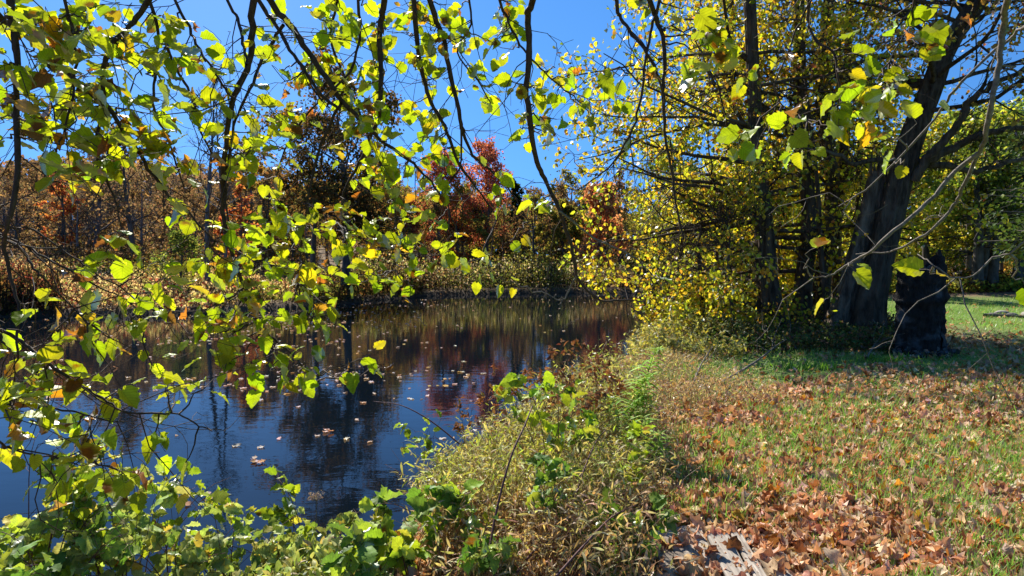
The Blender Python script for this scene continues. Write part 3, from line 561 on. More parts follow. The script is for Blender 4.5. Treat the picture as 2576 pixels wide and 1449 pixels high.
def plank(label, px0, px1, ytop, h0, h1, seed, mt, length=1.1, slant=0.0, thick=.045, over=0):
    r_ = np.random.default_rng(seed); a = on_plane(px0, ytop, h1); b_ = on_plane(px1, ytop + slant, h1); nx_, ny_ = 14, 40; dirv = np.array([-.10, -1.0, 0]); dirv /= np.linalg.norm(dirv)
    mb = MB(); us = np.linspace(0, 1, nx_); vs = np.linspace(0, 1, ny_); rag = .012 * r_.normal(size=nx_); grain = r_.normal(size=nx_) * .0022
    G = np.zeros((ny_, nx_, 3)); 
    for i_, v in enumerate(vs):
        G[i_] = a + (b_ - a) * us[:, None] + dirv * (v * length + rag[:, None] * (1 - v)) ; G[i_, :, 2] = h1 + (h0 - h1) * v + grain + .002 * np.sin(v * 9 + seed)
        G[i_, 0, 2] -= .006; G[i_, -1, 2] -= .006
    B_ = G.copy(); B_[..., 2] -= thick
    V = np.concatenate([G.reshape(-1, 3), B_.reshape(-1, 3)]); i = np.arange(ny_ - 1)[:, None] * nx_; j = np.arange(nx_ - 1)[None]; q = np.stack([i + j, i + j + 1, i + nx_ + j + 1, i + nx_ + j], -1).reshape(-1, 4); o_ = nx_ * ny_
    ring = np.concatenate([np.arange(nx_), np.arange(1, ny_) * nx_ + nx_ - 1, (ny_ - 1) * nx_ + np.arange(nx_ - 2, -1, -1), np.arange(ny_ - 2, 0, -1) * nx_]); r2 = np.roll(ring, -1)
    mb.add(V, np.concatenate([q, q[:, ::-1] + o_, np.stack([ring, r2, r2 + o_, ring + o_], -1)])); return tag(mb.build('plank', mt, None, False), label, 'plank', 'weathered boards lying on the bank')
M_wood = rough_mat('weathered_wood', (.22, .18, .14), (.46, .40, .33), 14, .85, .5, (6, .35, 1), (.16, .12, .09), .006, 4.0)
M_lich = rough_mat('lichened_wood', (.07, .055, .045), (.40, .37, .32), 38, .9, 1, (1, .7, 1), (.10, .07, .05), .02, 6.0)
plank('wide weathered board partly hidden by green leaves, leftmost of the boards', 1640, 1758, 1338, .03, .05, 1, M_wood, slant=-22)
plank('pale grey cleanly sawn board, widest of the sunlit pair in the middle', 1778, 1834, 1346, .05, .07, 2, M_wood, slant=-3)
plank('narrow pale board touching the widest sunlit board', 1837, 1868, 1340, .05, .07, 3, M_wood, slant=3)
plank('narrow lichen crusted dark board', 1871, 1894, 1344, .02, .045, 4, M_lich)
plank('short tan board with shadow stripes, rightmost of the boards', 1906, 1944, 1372, .04, .06, 5, M_wood)
c = on_plane(1968, 1420, 0); rock('stone', 'smooth dark grey stone half buried beside the rightmost board', c[0], c[1], .035, .07, .05, 77, M_dstone)

# ------------------------------------------------------------------ grass, leaf litter
BLADE = [leaf_tpl(4, 2, .035, fold=0, bend=b_, wav=0, pw=.35, sd=0) for b_ in (.1, .3, .55)]
def lawnmask(x, y):
    d = sdist(x, y); l = np.clip((d - 1.0 + .5 * fnoise(x, y, 1.6)) / .8, 0, 1) * (y < 24.5) * np.clip((x + 1.5), 0, 1)
    return l * (1 - np.exp(-((x - 6.5) / 3.6) ** 4 - ((y - 12.8) / 2.0) ** 4) * .97)
def boards(x, y):
    return (x > .66) & (x < 1.5) & (y < 3.62 - np.clip(x - 1.25, 0, 1) * 1.0)
n = 230000; D = np.exp(rng.uniform(math.log(2.6), math.log(24), n)); px = rng.uniform(1250, 2950, n); x = X_at(px, D); y = D
ok = (rng.random(n) < lawnmask(x, y) * np.clip(.55 + .9 * fnoise(x, y, 3.0), .12, 1)) & ~boards(x, y); x, y, D = x[ok], y[ok], D[ok]; n = len(x); mb = MB()
cl = palette(n, [(.20, .38, .07), (.28, .46, .09), (.36, .46, .18), (.52, .48, .28)], [3, 3, 1.8, .9], .2)
put_leaves(mb, BLADE, np.stack([x, y, hgt(x, y) - .005], -1), norm(rng.normal(size=(n, 3)) * .55 + [.25, -.1, 1]), rvec(n), rng.uniform(.035, .085, n) * (1 + D / 25) * (1 + .5 * (fnoise(x, y, 2) > .2)), cl)
tag(mb.build('lawn_grass', M_grass, None, False), 'short green lawn grass blades thinning toward the bank', 'grass', kind='stuff')
n = 90000; D = np.exp(rng.uniform(math.log(2.5), math.log(23), n)); px = rng.uniform(900, 2700, n); x = X_at(px, D); y = D; d = sdist(x, y)
u1 = x * .82 + y * .57; u2 = -x * .57 + y * .82
dens = np.clip(.56 + 1.3 * fnoise(u1 * .5, u2 * 2.0, 2.4), .12, 1) * np.interp(D, [2.5, 4, 6, 9, 12, 23], [1.5, 1.5, 1.25, .6, .2, .04])
dens = np.maximum(dens, .9 * np.exp(-(np.clip(d - 1.3, 0, 9)) / .8) * (D < 14)) ; dens = np.maximum(dens, .6 * np.exp(-((x - 6.5) / 3.6) ** 4 - ((y - 12.3) / 2.6) ** 4)) * (d > .5)
ok = (rng.random(n) < dens * .60) & (~boards(x, y) | (rng.random(n) < .3)); x, y = x[ok], y[ok]; n = len(x); mb = MB()
LIT = [leaf_tpl(7, 5, w_, cord=.1, serr=.18, fold=f, bend=b_, wav=.16, sd=s, pw=p_) for s, (w_, f, b_, p_) in enumerate([(.42, .5, .3, .8), (.36, 1.1, .2, .9), (.45, .2, .7, .7), (.30, 1.6, .5, .8), (.44, .7, -.4, .8), (.4, -.6, .6, .8)])]
cl = palette(n, [(.68, .45, .28), (.57, .34, .20), (.34, .16, .07), (.73, .54, .36), (.62, .26, .05), (.60, .40, .06)], [5, 4, 2, 3, .55, .35], .16)
tl = rvec(n); tl[:, 2] *= .45; nr = norm(rvec(n) * .65 + [0, 0, 1]); sg = np.where(rng.random(n) < .4, -1., 1.)[:, None]
put_leaves(mb, LIT, np.stack([x, y, hgt(x, y) + rng.uniform(.012, .06, n)], -1), norm(tl), nr * sg, rng.uniform(.035, .092, n), cl)
tag(mb.build('fallen_leaves', M_dry, None), 'curled tan and rust fallen leaves scattered over the lawn and bank', 'leaves', kind='stuff')

# floating leaves
n = 11000; px = rng.uniform(-60, 1700, n); py = 752 + 480 * rng.beta(1.1, 2.8, n); q = on_plane(px, py, WATER_Z + .006); x, y = q[:, 0], q[:, 1]
dn = np.clip(.35 + 1.3 * fnoise(x * 1.2, y * .8, 1.0), 0.02, 1) * np.exp(-((px - 650) / 520) ** 2) * np.interp(py, [750, 800, 1000, 1230], [.7, .7, .6, .08]); ok = (rng.random(n) < dn * .75) & (sdist(x, y) < -.15); q = q[ok]; n = len(q)
FLT = [leaf_tpl(7, 5, .36, cord=.12, serr=.22, fold=f, bend=-.1, wav=.10, sd=s) for s, f in enumerate([.1, .3, .2])]
mb = MB(); tl = rvec(n); tl[:, 2] *= .05; put_leaves(mb, FLT, q, norm(tl), norm(rvec(n) * .12 + [0, 0, 1]), rng.uniform(.05, .11, n), palette(n, [(.80, .64, .54), (.66, .48, .38), (.75, .5, .2)], [4, 2, 1]))
tag(mb.build('floating_leaves', M_dry, None), 'scattered pale fallen leaves drifting on the dark pond', 'leaves', kind='stuff')
for px_, py_, n_, lb_ in [(640, 1163, 5, 'leaf of the ragged rusty cluster floating right of the bare tree reflection'), (825, 1082, 3, 'leaf of the small orange group floating on the dark oak reflection'), (532, 1240, 4, 'leaf of the upper of two pale clumps floating low on blue water'), (520, 1262, 3, 'leaf of the lower of two pale clumps floating low on blue water'), (700, 1105, 1, 'single pale leaf floating left of the dark oak reflection'), (250, 1188, 3, 'leaf of the pinkish group floating near the left overhanging twigs'), (900, 1057, 1, 'single leaf floating at the right side of the oak reflection')]:
    c = on_plane(px_, py_, WATER_Z + .012)
    for k_ in range(n_):
        mb = MB(); q = (c + np.array([rng.normal() * .06, rng.normal() * .05, k_ * .004]) * (n_ > 1))[None]; tl = rvec(1); tl[:, 2] = .05
        put_leaves(mb, FLT[k_ % 3:k_ % 3 + 1], q, norm(tl), norm(rvec(1) * .12 + [0, 0, 1]), rng.uniform(.07, .1, 1), palette(1, [(.75, .58, .46), (.6, .34, .18)], [2, 1])); tag(mb.build('floating_leaf', M_dry), lb_, 'leaf', 'leaves floating close to the bank' if n_ == 1 else lb_.replace('leaf of', 'leaves of'))

# ------------------------------------------------------------------ bank vegetation
SERR = [leaf_tpl(11, 5, .36, cord=.06, serr=.13, fold=f, bend=b_, wav=.07, pw=.85, sd=s) for s, (f, b_) in enumerate([(.2, .15), (.45, .3), (.1, .5), (.6, .15)])]
LANCE = [leaf_tpl(6, 3, .09, fold=.3, bend=b_, wav=.01, pw=.8, sd=0) for b_ in (.2, .5, .8)]
LANCE2 = [leaf_tpl(5, 3, .11, fold=.3, bend=b_, wav=.03, pw=.8, sd=s) for s, b_ in enumerate((.1, .4, .9))]
SMALL = [leaf_tpl(5, 3, .25, fold=.3, bend=b_, wav=.04, pw=.8, sd=s) for s, b_ in enumerate((.1, .4, .7))]
def stuff_plants(name, label, n, pxr, Dr, hr, stemc, leafc, lsize, nl, tpl=SMALL, cond=None, lean=.25, m=M_herb, srad=.0018, up=.9):
    px = rng.uniform(*pxr, n * 4); D = rng.uniform(*Dr, n * 4); x = X_at(px, D); y = D; ok = (sdist(x, y) > .15) & ~boards(x, y)
    if cond is not None: ok &= cond(x, y, px)
    x, y = x[ok][:n], y[ok][:n]; n = len(x); h = rng.uniform(*hr, n) * np.clip(.8 + .6 * fnoise(x, y, 3), .35, 1.4); z = hgt(x, y)
    ln = rng.normal(size=(n, 2)) * lean * h[:, None]; tt = np.linspace(0, 1, 5); P = np.stack([x[:, None] + ln[:, :1] * tt ** 2, y[:, None] + ln[:, 1:] * tt ** 2, z[:, None] - .02 + h[:, None] * (tt - .12 * tt ** 3)], -1)
    mb = MB(); cs = palette(n, *stemc); k = 3; R = np.tile(np.linspace(1, .4, 5) * srad, (n, 1)); tubes(mb, P, R, k, np.repeat(cs, 15, 0))
    if nl:
        M_ = n * nl; q, dr = along(P, M_, .012); put_leaves(mb, tpl, q, norm(dr * .6 + rvec(M_) * up), norm(rvec(M_) * .7 + [0, 0, .6]), rng.uniform(.6, 1.3, M_) * lsize, palette(M_, *leafc))
    return tag(mb.build(name, m, None, False), label, 'grass', kind='stuff')
st_straw = ([(.62, .50, .28), (.54, .36, .20), (.42, .22, .12)], [3, 3, 2]); lf_yel = ([(.66, .60, .24), (.54, .58, .12), (.68, .58, .34), (.38, .46, .08)], [3, 3, 2.4, 1.6]); lf_tan = ([(.74, .55, .35), (.58, .35, .20), (.66, .60, .30)], [3, 3, 2])
stuff_plants('dry_grass', 'pale yellow dry grass and weeds on the pond bank', 6000, (1060, 1620), (3.3, 7.6), (.34, .85), st_straw, lf_yel, .05, 4, tpl=LANCE2, cond=lambda x, y, p: sdist(x, y) < 2.2)
stuff_plants('brown_grass', 'reddish brown dry stalks on the bank beside the fallen leaves', 4200, (1080, 1680), (2.7, 5.5), (.20, .52), ([(.58, .38, .22), (.44, .24, .14), (.66, .50, .32)], [3, 3, 2]), lf_tan, .045, 4, tpl=LANCE2, cond=lambda x, y, p: (sdist(x, y) < 2.6 + .8 * fnoise(x, y, 3)))
stuff_plants('pink_grass', 'fine pinkish dry grass at the foot of the linden group', 2600, (1600, 1960), (6.2, 11.5), (.12, .42), ([(.46, .28, .20), (.52, .36, .26)], [1, 1]), lf_tan, .035, 4, tpl=LANCE2, cond=lambda x, y, p: sdist(x, y) + rng.exponential(.7, x.shape) - 1.2 * fnoise(x, y, 2.5) < 2.9)
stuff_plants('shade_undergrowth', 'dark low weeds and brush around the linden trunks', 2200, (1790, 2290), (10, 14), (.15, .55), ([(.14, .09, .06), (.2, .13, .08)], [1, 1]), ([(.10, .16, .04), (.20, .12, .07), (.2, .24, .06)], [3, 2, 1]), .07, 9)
stuff_plants('bank_weeds', 'tangle of small pale green leaves at the lower left waterline', 1900, (-150, 960), (2.5, 4.6), (.10, .30), st_straw, ([(.42, .50, .16), (.58, .58, .24), (.26, .36, .09), (.6, .5, .26)], [3, 3, 2, 1]), .05, 11)
stuff_plants('waterside_shrubbery', 'whitish green leafy brush at the water edge left of the linden trunks', 800, (1590, 1880), (9.5, 14.5), (.2, .6), st_straw, ([(.56, .54, .24), (.34, .36, .10), (.60, .52, .12)], [2, 2, 2]), .07, 12, cond=lambda x, y, p: sdist(x, y) < 3.2)

def plant(name, label, cat, px, pyb, D, htop, lean, nst, nl, lsize, leafc, tpl=SERR, lm_=None, sm_=None, srad=.004, z=None, grp=None, spread=.10, t0=.25, jit=.01, upn=.6, wob=.05, whorl=False, tipv=.9, spots=.08):
    """(px, pyb) picture position of the base at depth D; htop height; lean (dx, dy) of the tips"""
    x = X_at(px, D); y = D; z = float(hgt(x, y)) if z is None else z; root = empty(name, (x, y, z), label, cat, grp); st = MB(); lf = MB()
    Ps = []
    for s in range(nst):
        a = rng.uniform(0, 6.28); k = 9; tt = np.linspace(0, 1, k); h = htop * rng.uniform(.7, 1.05); off = np.array([math.cos(a), math.sin(a)]) * spread * rng.uniform(.3, 1.6) + np.array(lean) * rng.uniform(.7, 1.2)
        P = np.stack([x + rng.normal() * .03 + off[0] * tt ** 1.7, y + rng.normal() * .03 + off[1] * tt ** 1.7, z - .03 + h * np.sin(tt * PI / 2 * (1 if np.hypot(*lean) < .25 else 1.15)) ], -1)
        P[1:] += np.cumsum(rng.normal(size=(k - 1, 3)) * wob * h / k, 0); st.tube(P, srad * np.linspace(1, .35, k), 6); Ps.append(P)
    P = np.array(Ps); R = np.tile(srad * np.linspace(1, .35, 9), (nst, 1))
    C2, R2 = children(P, R, 5, .28, .9, .15, .12, 5, t0, .6)
    if not whorl: tubes(st, C2, np.maximum(R2, .0012), 4)
    st.build('stem', sm_ or M_twig, root)
    if whorl:
        idx = rng.integers(nst, size=nl); s = np.linspace(t0, .99, nl) * 8; a_ = s.astype(int); fr = (s - a_)[:, None]; q = P[idx, a_] * (1 - fr) + P[idx, np.minimum(a_ + 1, 8)] * fr; ph = np.arange(nl) * 2.4
        tip = norm(np.stack([np.cos(ph), np.sin(ph), np.full(nl, .55)], -1)); nr = norm(np.stack([-np.cos(ph) * .5, -np.sin(ph) * .5, np.ones(nl)], -1)); sz = lsize * np.interp(s / 8, [0, .7, 1], [1.1, 1, .45])
        put_leaves(lf, tpl, q, tip, nr, sz, palette(nl, *leafc))
    else:
        q, dr = along(np.concatenate([C2, C2, P[:, 4:]] if False else [C2]), nl, jit); tip = norm(dr * .7 + rvec(nl) * tipv + [0, 0, -.25]); put_leaves(lf, tpl, q, tip, norm(rvec(nl) * .75 + [0, 0, upn]), rng.uniform(.6, 1.2, nl) * lsize, palette(nl, *leafc), spots)
    lf.build('foliage', lm_ or M_herb, root); return root
G1 = ([(.46, .56, .04), (.32, .46, .04), (.20, .32, .04), (.58, .58, .09)], [3, 3, 1.5, 1.3]); G2 = ([(.15, .27, .05), (.24, .38, .07), (.42, .54, .08)], [3, 3, 2]); G3 = ([(.42, .52, .16), (.55, .60, .24), (.24, .36, .09), (.66, .50, .12)], [3, 3, 2, 1])
BR = ([(.30, .15, .07), (.42, .24, .10), (.22, .11, .06), (.40, .36, .10)], [3, 3, 2, 1.2])
M_cane = rough_mat('purple_cane', (.07, .03, .03), (.16, .07, .06), 40, .6, .3)
def hfor(ytop, D, x=None, px=None):
    x = X_at(px, D); return EYE[2] - (ytop - 650) / F * D - float(hgt(x, D))
PL = [  # label, px, D, ytop, lean, stems, leaves, leaf size, palette
 ('tall yellow green bramble in the centre, leafy top before the brown seed heads', 1390, 3.9, 945, (-.03, .0), 4, 130, .085, G1),
 ('arching bramble cane with big pleated leaves at the waterline left of the dry grass', 1090, 3.2, 1215, (-.12, .05), 3, 60, .105, G2),
 ('low bramble with lime leaves under the arching cane', 1010, 2.9, 1290, (.05, .0), 4, 80, .09, G1),
 ('slender bramble with small leaves hanging over the blue water', 1120, 4.6, 1075, (-.35, .1), 3, 60, .065, G1),
 ('bramble sprouting beside the leaf litter right of the dry grass', 1560, 3.7, 1085, (.1, 0), 3, 60, .08, G1),
 ('dark green bramble left of the boards', 1590, 3.05, 1290, (.08, 0), 4, 90, .075, G2),
 ('bright green seedling clump in front of the boards', 1560, 2.95, 1330, (0, 0), 3, 60, .07, G2),
 ('broad leaved green plant in the middle of the bottom edge', 1250, 2.85, 1320, (0, 0), 4, 80, .08, G2),
 ('green herb with pointed leaves growing through brown stalks', 1420, 3.2, 1190, (.05, 0), 4, 70, .07, G2),
 ('shaded dark bramble at the bottom edge left of centre', 930, 2.7, 1330, (0, 0), 4, 90, .095, G2),
 ('lime raspberry shoot standing against blue water at lower left centre', 745, 3.4, 1235, (-.05, 0), 3, 70, .075, G1),
 ('pale green raspberry shoot beside the dried umbel', 820, 3.3, 1290, (.05, 0), 3, 70, .07, G3),
 ('low creeping bramble at the bottom under the dried umbel', 690, 3.0, 1370, (0, 0), 4, 110, .065, G3),
 ('leafy hazel shoot rising at the left bottom corner', 60, 2.7, 1130, (.05, 0), 5, 150, .085, G1),
 ('greyish green hazel shoot second from the left bottom corner', 190, 2.9, 1180, (.1, 0), 5, 150, .08, G3),
 ('hazel shoot leaning over the water with one orange leaf', 330, 3.1, 1170, (.2, .1), 4, 110, .075, G1),
 ('pale leaved bramble bush along the left bottom edge', 280, 2.7, 1290, (0, 0), 6, 170, .075, G3),
 ('dark green bramble low at the left bottom edge', 110, 2.5, 1320, (0, 0), 6, 150, .08, G2),
 ('silver green bramble bush below the blue water at lower left', 430, 2.8, 1320, (.1, 0), 6, 170, .07, G3),
 ('yellowing bramble tangle below the floating leaf clumps', 560, 2.9, 1370, (0, 0), 6, 150, .06, G3),
 ('narrow lime bramble beside the yellowing tangle', 480, 3.3, 1350, (.1, 0), 3, 70, .06, G1),
]
for lb_, px_, D_, yt, ln_, ns_, nl_, ls_, pl_ in PL:
    plant('bramble_bush', lb_, 'plant', px_, 0, D_, max(hfor(yt, D_, px=px_), .15), ln_, ns_, int(nl_ * .7), ls_ * 1.1, pl_, sm_=M_cane, srad=.0035, spread=.2)
BP = [(1360, 4.9, 905, 'tallest brown seeding goldenrod in the middle'), (1425, 5.0, 800, 'brown goldenrod reaching highest against the water'), (1480, 4.8, 880, 'brown goldenrod leaning toward the green stalk'), (1300, 5.0, 930, 'sparse brown goldenrod left of the taller ones'), (1240, 5.3, 960, 'thin bare brown weed against the red reflection'), (1500, 5.6, 900, 'dry brown weed half hidden behind the goldenrods'), (1180, 5.6, 1010, 'spindly grey brown weed farthest left over the blue water'), (1560, 5.2, 950, 'rusty weed just left of the tall green stalk'), (1410, 4.4, 960, 'brown curled weed with a few yellow leaves')]
for px_, D_, yt, lb_ in BP:
    plant('goldenrod_plant', lb_, 'plant', px_, 0, D_, max(hfor(yt, D_, px=px_), .2), (.02, 0), 3, 120, .05, BR, tpl=SMALL, lm_=M_dry, srad=.003, wob=.12, spread=.12, t0=.35)
for px_, D_, yt, lb_, n_ in [(1592, 4.9, 838, 'tall bright green goldenrod stalk with feathery narrow leaves at the bank edge', 170), (1560, 4.7, 985, 'shorter green stalk with drooping narrow leaves left of the tall one', 90), (1655, 4.3, 1050, 'small narrow leaved stalk beside the leaf litter', 60)]:
    plant('green_stalk', lb_, 'plant', px_, 0, D_, hfor(yt, D_, px=px_), (.08, 0), 2, n_, .14, ([(.30, .52, .07), (.40, .60, .08), (.50, .60, .14)], [3, 3, 1]), tpl=LANCE, sm_=M_herb if False else M_twig, srad=.004, whorl=True, t0=.15, spread=.16)
for px_, D_, yt, lb_ in [(1545, 2.95, 1270, 'tuft of long arching green grass left of the boards'), (2235, 9.3, 862, 'fresh green grass tuft at the foot of the stump'), (2040, 8.7, 890, 'fresh green grass tuft in the shade edge of the linden group')]:
    big = D_ > 5; x, y = X_at(px_, D_), D_; root = empty('grass_tuft', (x, y, float(hgt(x, y))), lb_, 'grass tuft'); lf = MB(); n = 110 if big else 90; a = rng.uniform(0, 6.28, n); sp_ = (.28, .10) if big else (.05, .05)
    q = np.stack([x + rng.normal(size=n) * sp_[0], y + rng.normal(size=n) * sp_[1], np.full(n, float(hgt(x, y)))], -1); put_leaves(lf, LANCE, q, norm(np.stack([np.cos(a) * .5, np.sin(a) * .5, np.ones(n)], -1)), rvec(n), rng.uniform(.10, .2, n) * (.75 if big else 1.1), palette(n, [(.18, .36, .05), (.26, .44, .07)], [1, 1])); lf.build('foliage', M_grass, root)
# leaning bare canes, dried umbel, dead branches on the ground
for lb_, pts_, d0, d1, w0, w1 in [('long dark leaning cane rising through the dry grass', [(1228, 1400), (1250, 1280), (1285, 1150), (1320, 1070), (1340, 1020)], 2.8, 3.4, 8, 4), ('reddish arching cane in front of the boards', [(1400, 1449), (1480, 1360), (1540, 1300), (1600, 1270)], 2.6, 3.1, 7, 3), ('pale bent cane low in the brown stalks', [(1300, 1440), (1350, 1380), (1420, 1345), (1500, 1330)], 2.8, 3.2, 6, 3), ('dark cane beside the green herb', [(1430, 1300), (1470, 1180), (1500, 1110), (1525, 1080)], 3.2, 3.8, 5, 2.5),
      ('thin thorny bare twig reaching over the water', [(1160, 1120), (1085, 1060), (1010, 1020), (940, 1010)], 4.6, 4.8, 4, 2)]:
    P = smooth_path(at(*np.array(pts_).T, np.linspace(d0, d1, len(pts_)))); mb = MB(); mb.tube(P, np.linspace(w0, w1, len(P)) / F * d0 / 2, 6); tag(mb.build('bramble_cane', M_cane), lb_, 'cane')
c = at(795, 1330, 3.3); root = empty('dried_umbel', c - [0, 0, .3], 'small dried pale umbel on a thin stalk over the blue water', 'plant'); mb = MB(); tpp = at(797, 1262, 3.3); mb.tube(smooth_path([c - [0, 0, .3], c, tpp]), np.linspace(.003, .0015, 9), 5)
k_ = 26; e_ = tpp + np.stack([rng.normal(size=k_) * .022, rng.normal(size=k_) * .022, .03 + rng.normal(size=k_) * .006], -1); tubes(mb, tpp[None, None] * (1 - np.linspace(0, 1, 3)[None, :, None]) + e_[:, None] * np.linspace(0, 1, 3)[None, :, None], np.full((k_, 3), .0008), 3); mb.build('stem', M_pale_sunlit, root)
mb = MB(); q = np.repeat(e_, 6, 0) + rng.normal(size=(k_ * 6, 3)) * .004; put_leaves(mb, SMALL, q, rvec(len(q)), rvec(len(q)), .009, palette(len(q), [(.45, .36, .26)], [1])); mb.build('seed_head', M_dry, root)
for lb_, pts_, w in [('forked dead branch lying on the bank below the linden group', [(1815, 962), (1870, 938), (1915, 915), (1960, 885), (2003, 867)], 7), ('thin dead twig slanting in the pink grass', [(1744, 965), (1765, 930), (1792, 903)], 5), ('dead stick lying beside the stump', [(2180, 900), (2200, 880), (2225, 852)], 7)]:
    p_ = np.array(pts_, float); P = on_plane(p_[:, 0], p_[:, 1], .08); P[:, 2] += np.linspace(0, .18, len(P)); P = smooth_path(P); mb = MB(); mb.tube(P, np.linspace(w, 2, len(P)) / F * 9 / 2, 6); Q, RQ = children(P[None], np.full((1, len(P)), .008), 6, .3, .6, .1, .15, 5); tubes(mb, Q, np.maximum(RQ, .003), 4); tag(mb.build('dead_branch', M_pale_sunlit), lb_, 'branch')

# ------------------------------------------------------------------ overhanging linden: trunk behind the camera, hanging branches, near leaves
root = empty('overhanging_linden_tree', (-2.4, -3.2, 0), 'big linden overhanging the bank, its branches and sunlit lime leaves hanging across the upper view', 'tree')
P = smooth_path([(-2.4, -3.2, -.1), (-2.5, -3.1, 1.5), (-2.3, -2.9, 3.2), (-2.2, -2.6, 5.0), (-2.0, -2.3, 8.0)]); tm = MB(); trunk_mesh(tm, P, np.linspace(.36, .16, len(P)), 18, .14); tm.build('trunk', M_bark, root)
tips = [(-4.2, 1.6, 5.0), (-2.8, 2.2, 5.2), (-1.4, 2.4, 5.3), (0, 2.5, 5.2), (1.3, 2.4, 5.0), (2.6, 2.2, 4.9), (-3.4, .6, 4.4)]; nodes = []
for tx in tips:
    tx = np.array(tx, float); Pm = smooth_path([(-2.3, -2.8, 3.8), np.array([-2.3, -2.8, 3.8]) * .55 + tx * .45 + [0, 0, .6], tx]); lm = MB(); lm.tube(Pm, np.linspace(.09, .03, len(Pm)), 8); nodes.append(Pm[3:]); lm.build('limb', M_bark, root)
nodes = np.concatenate(nodes)
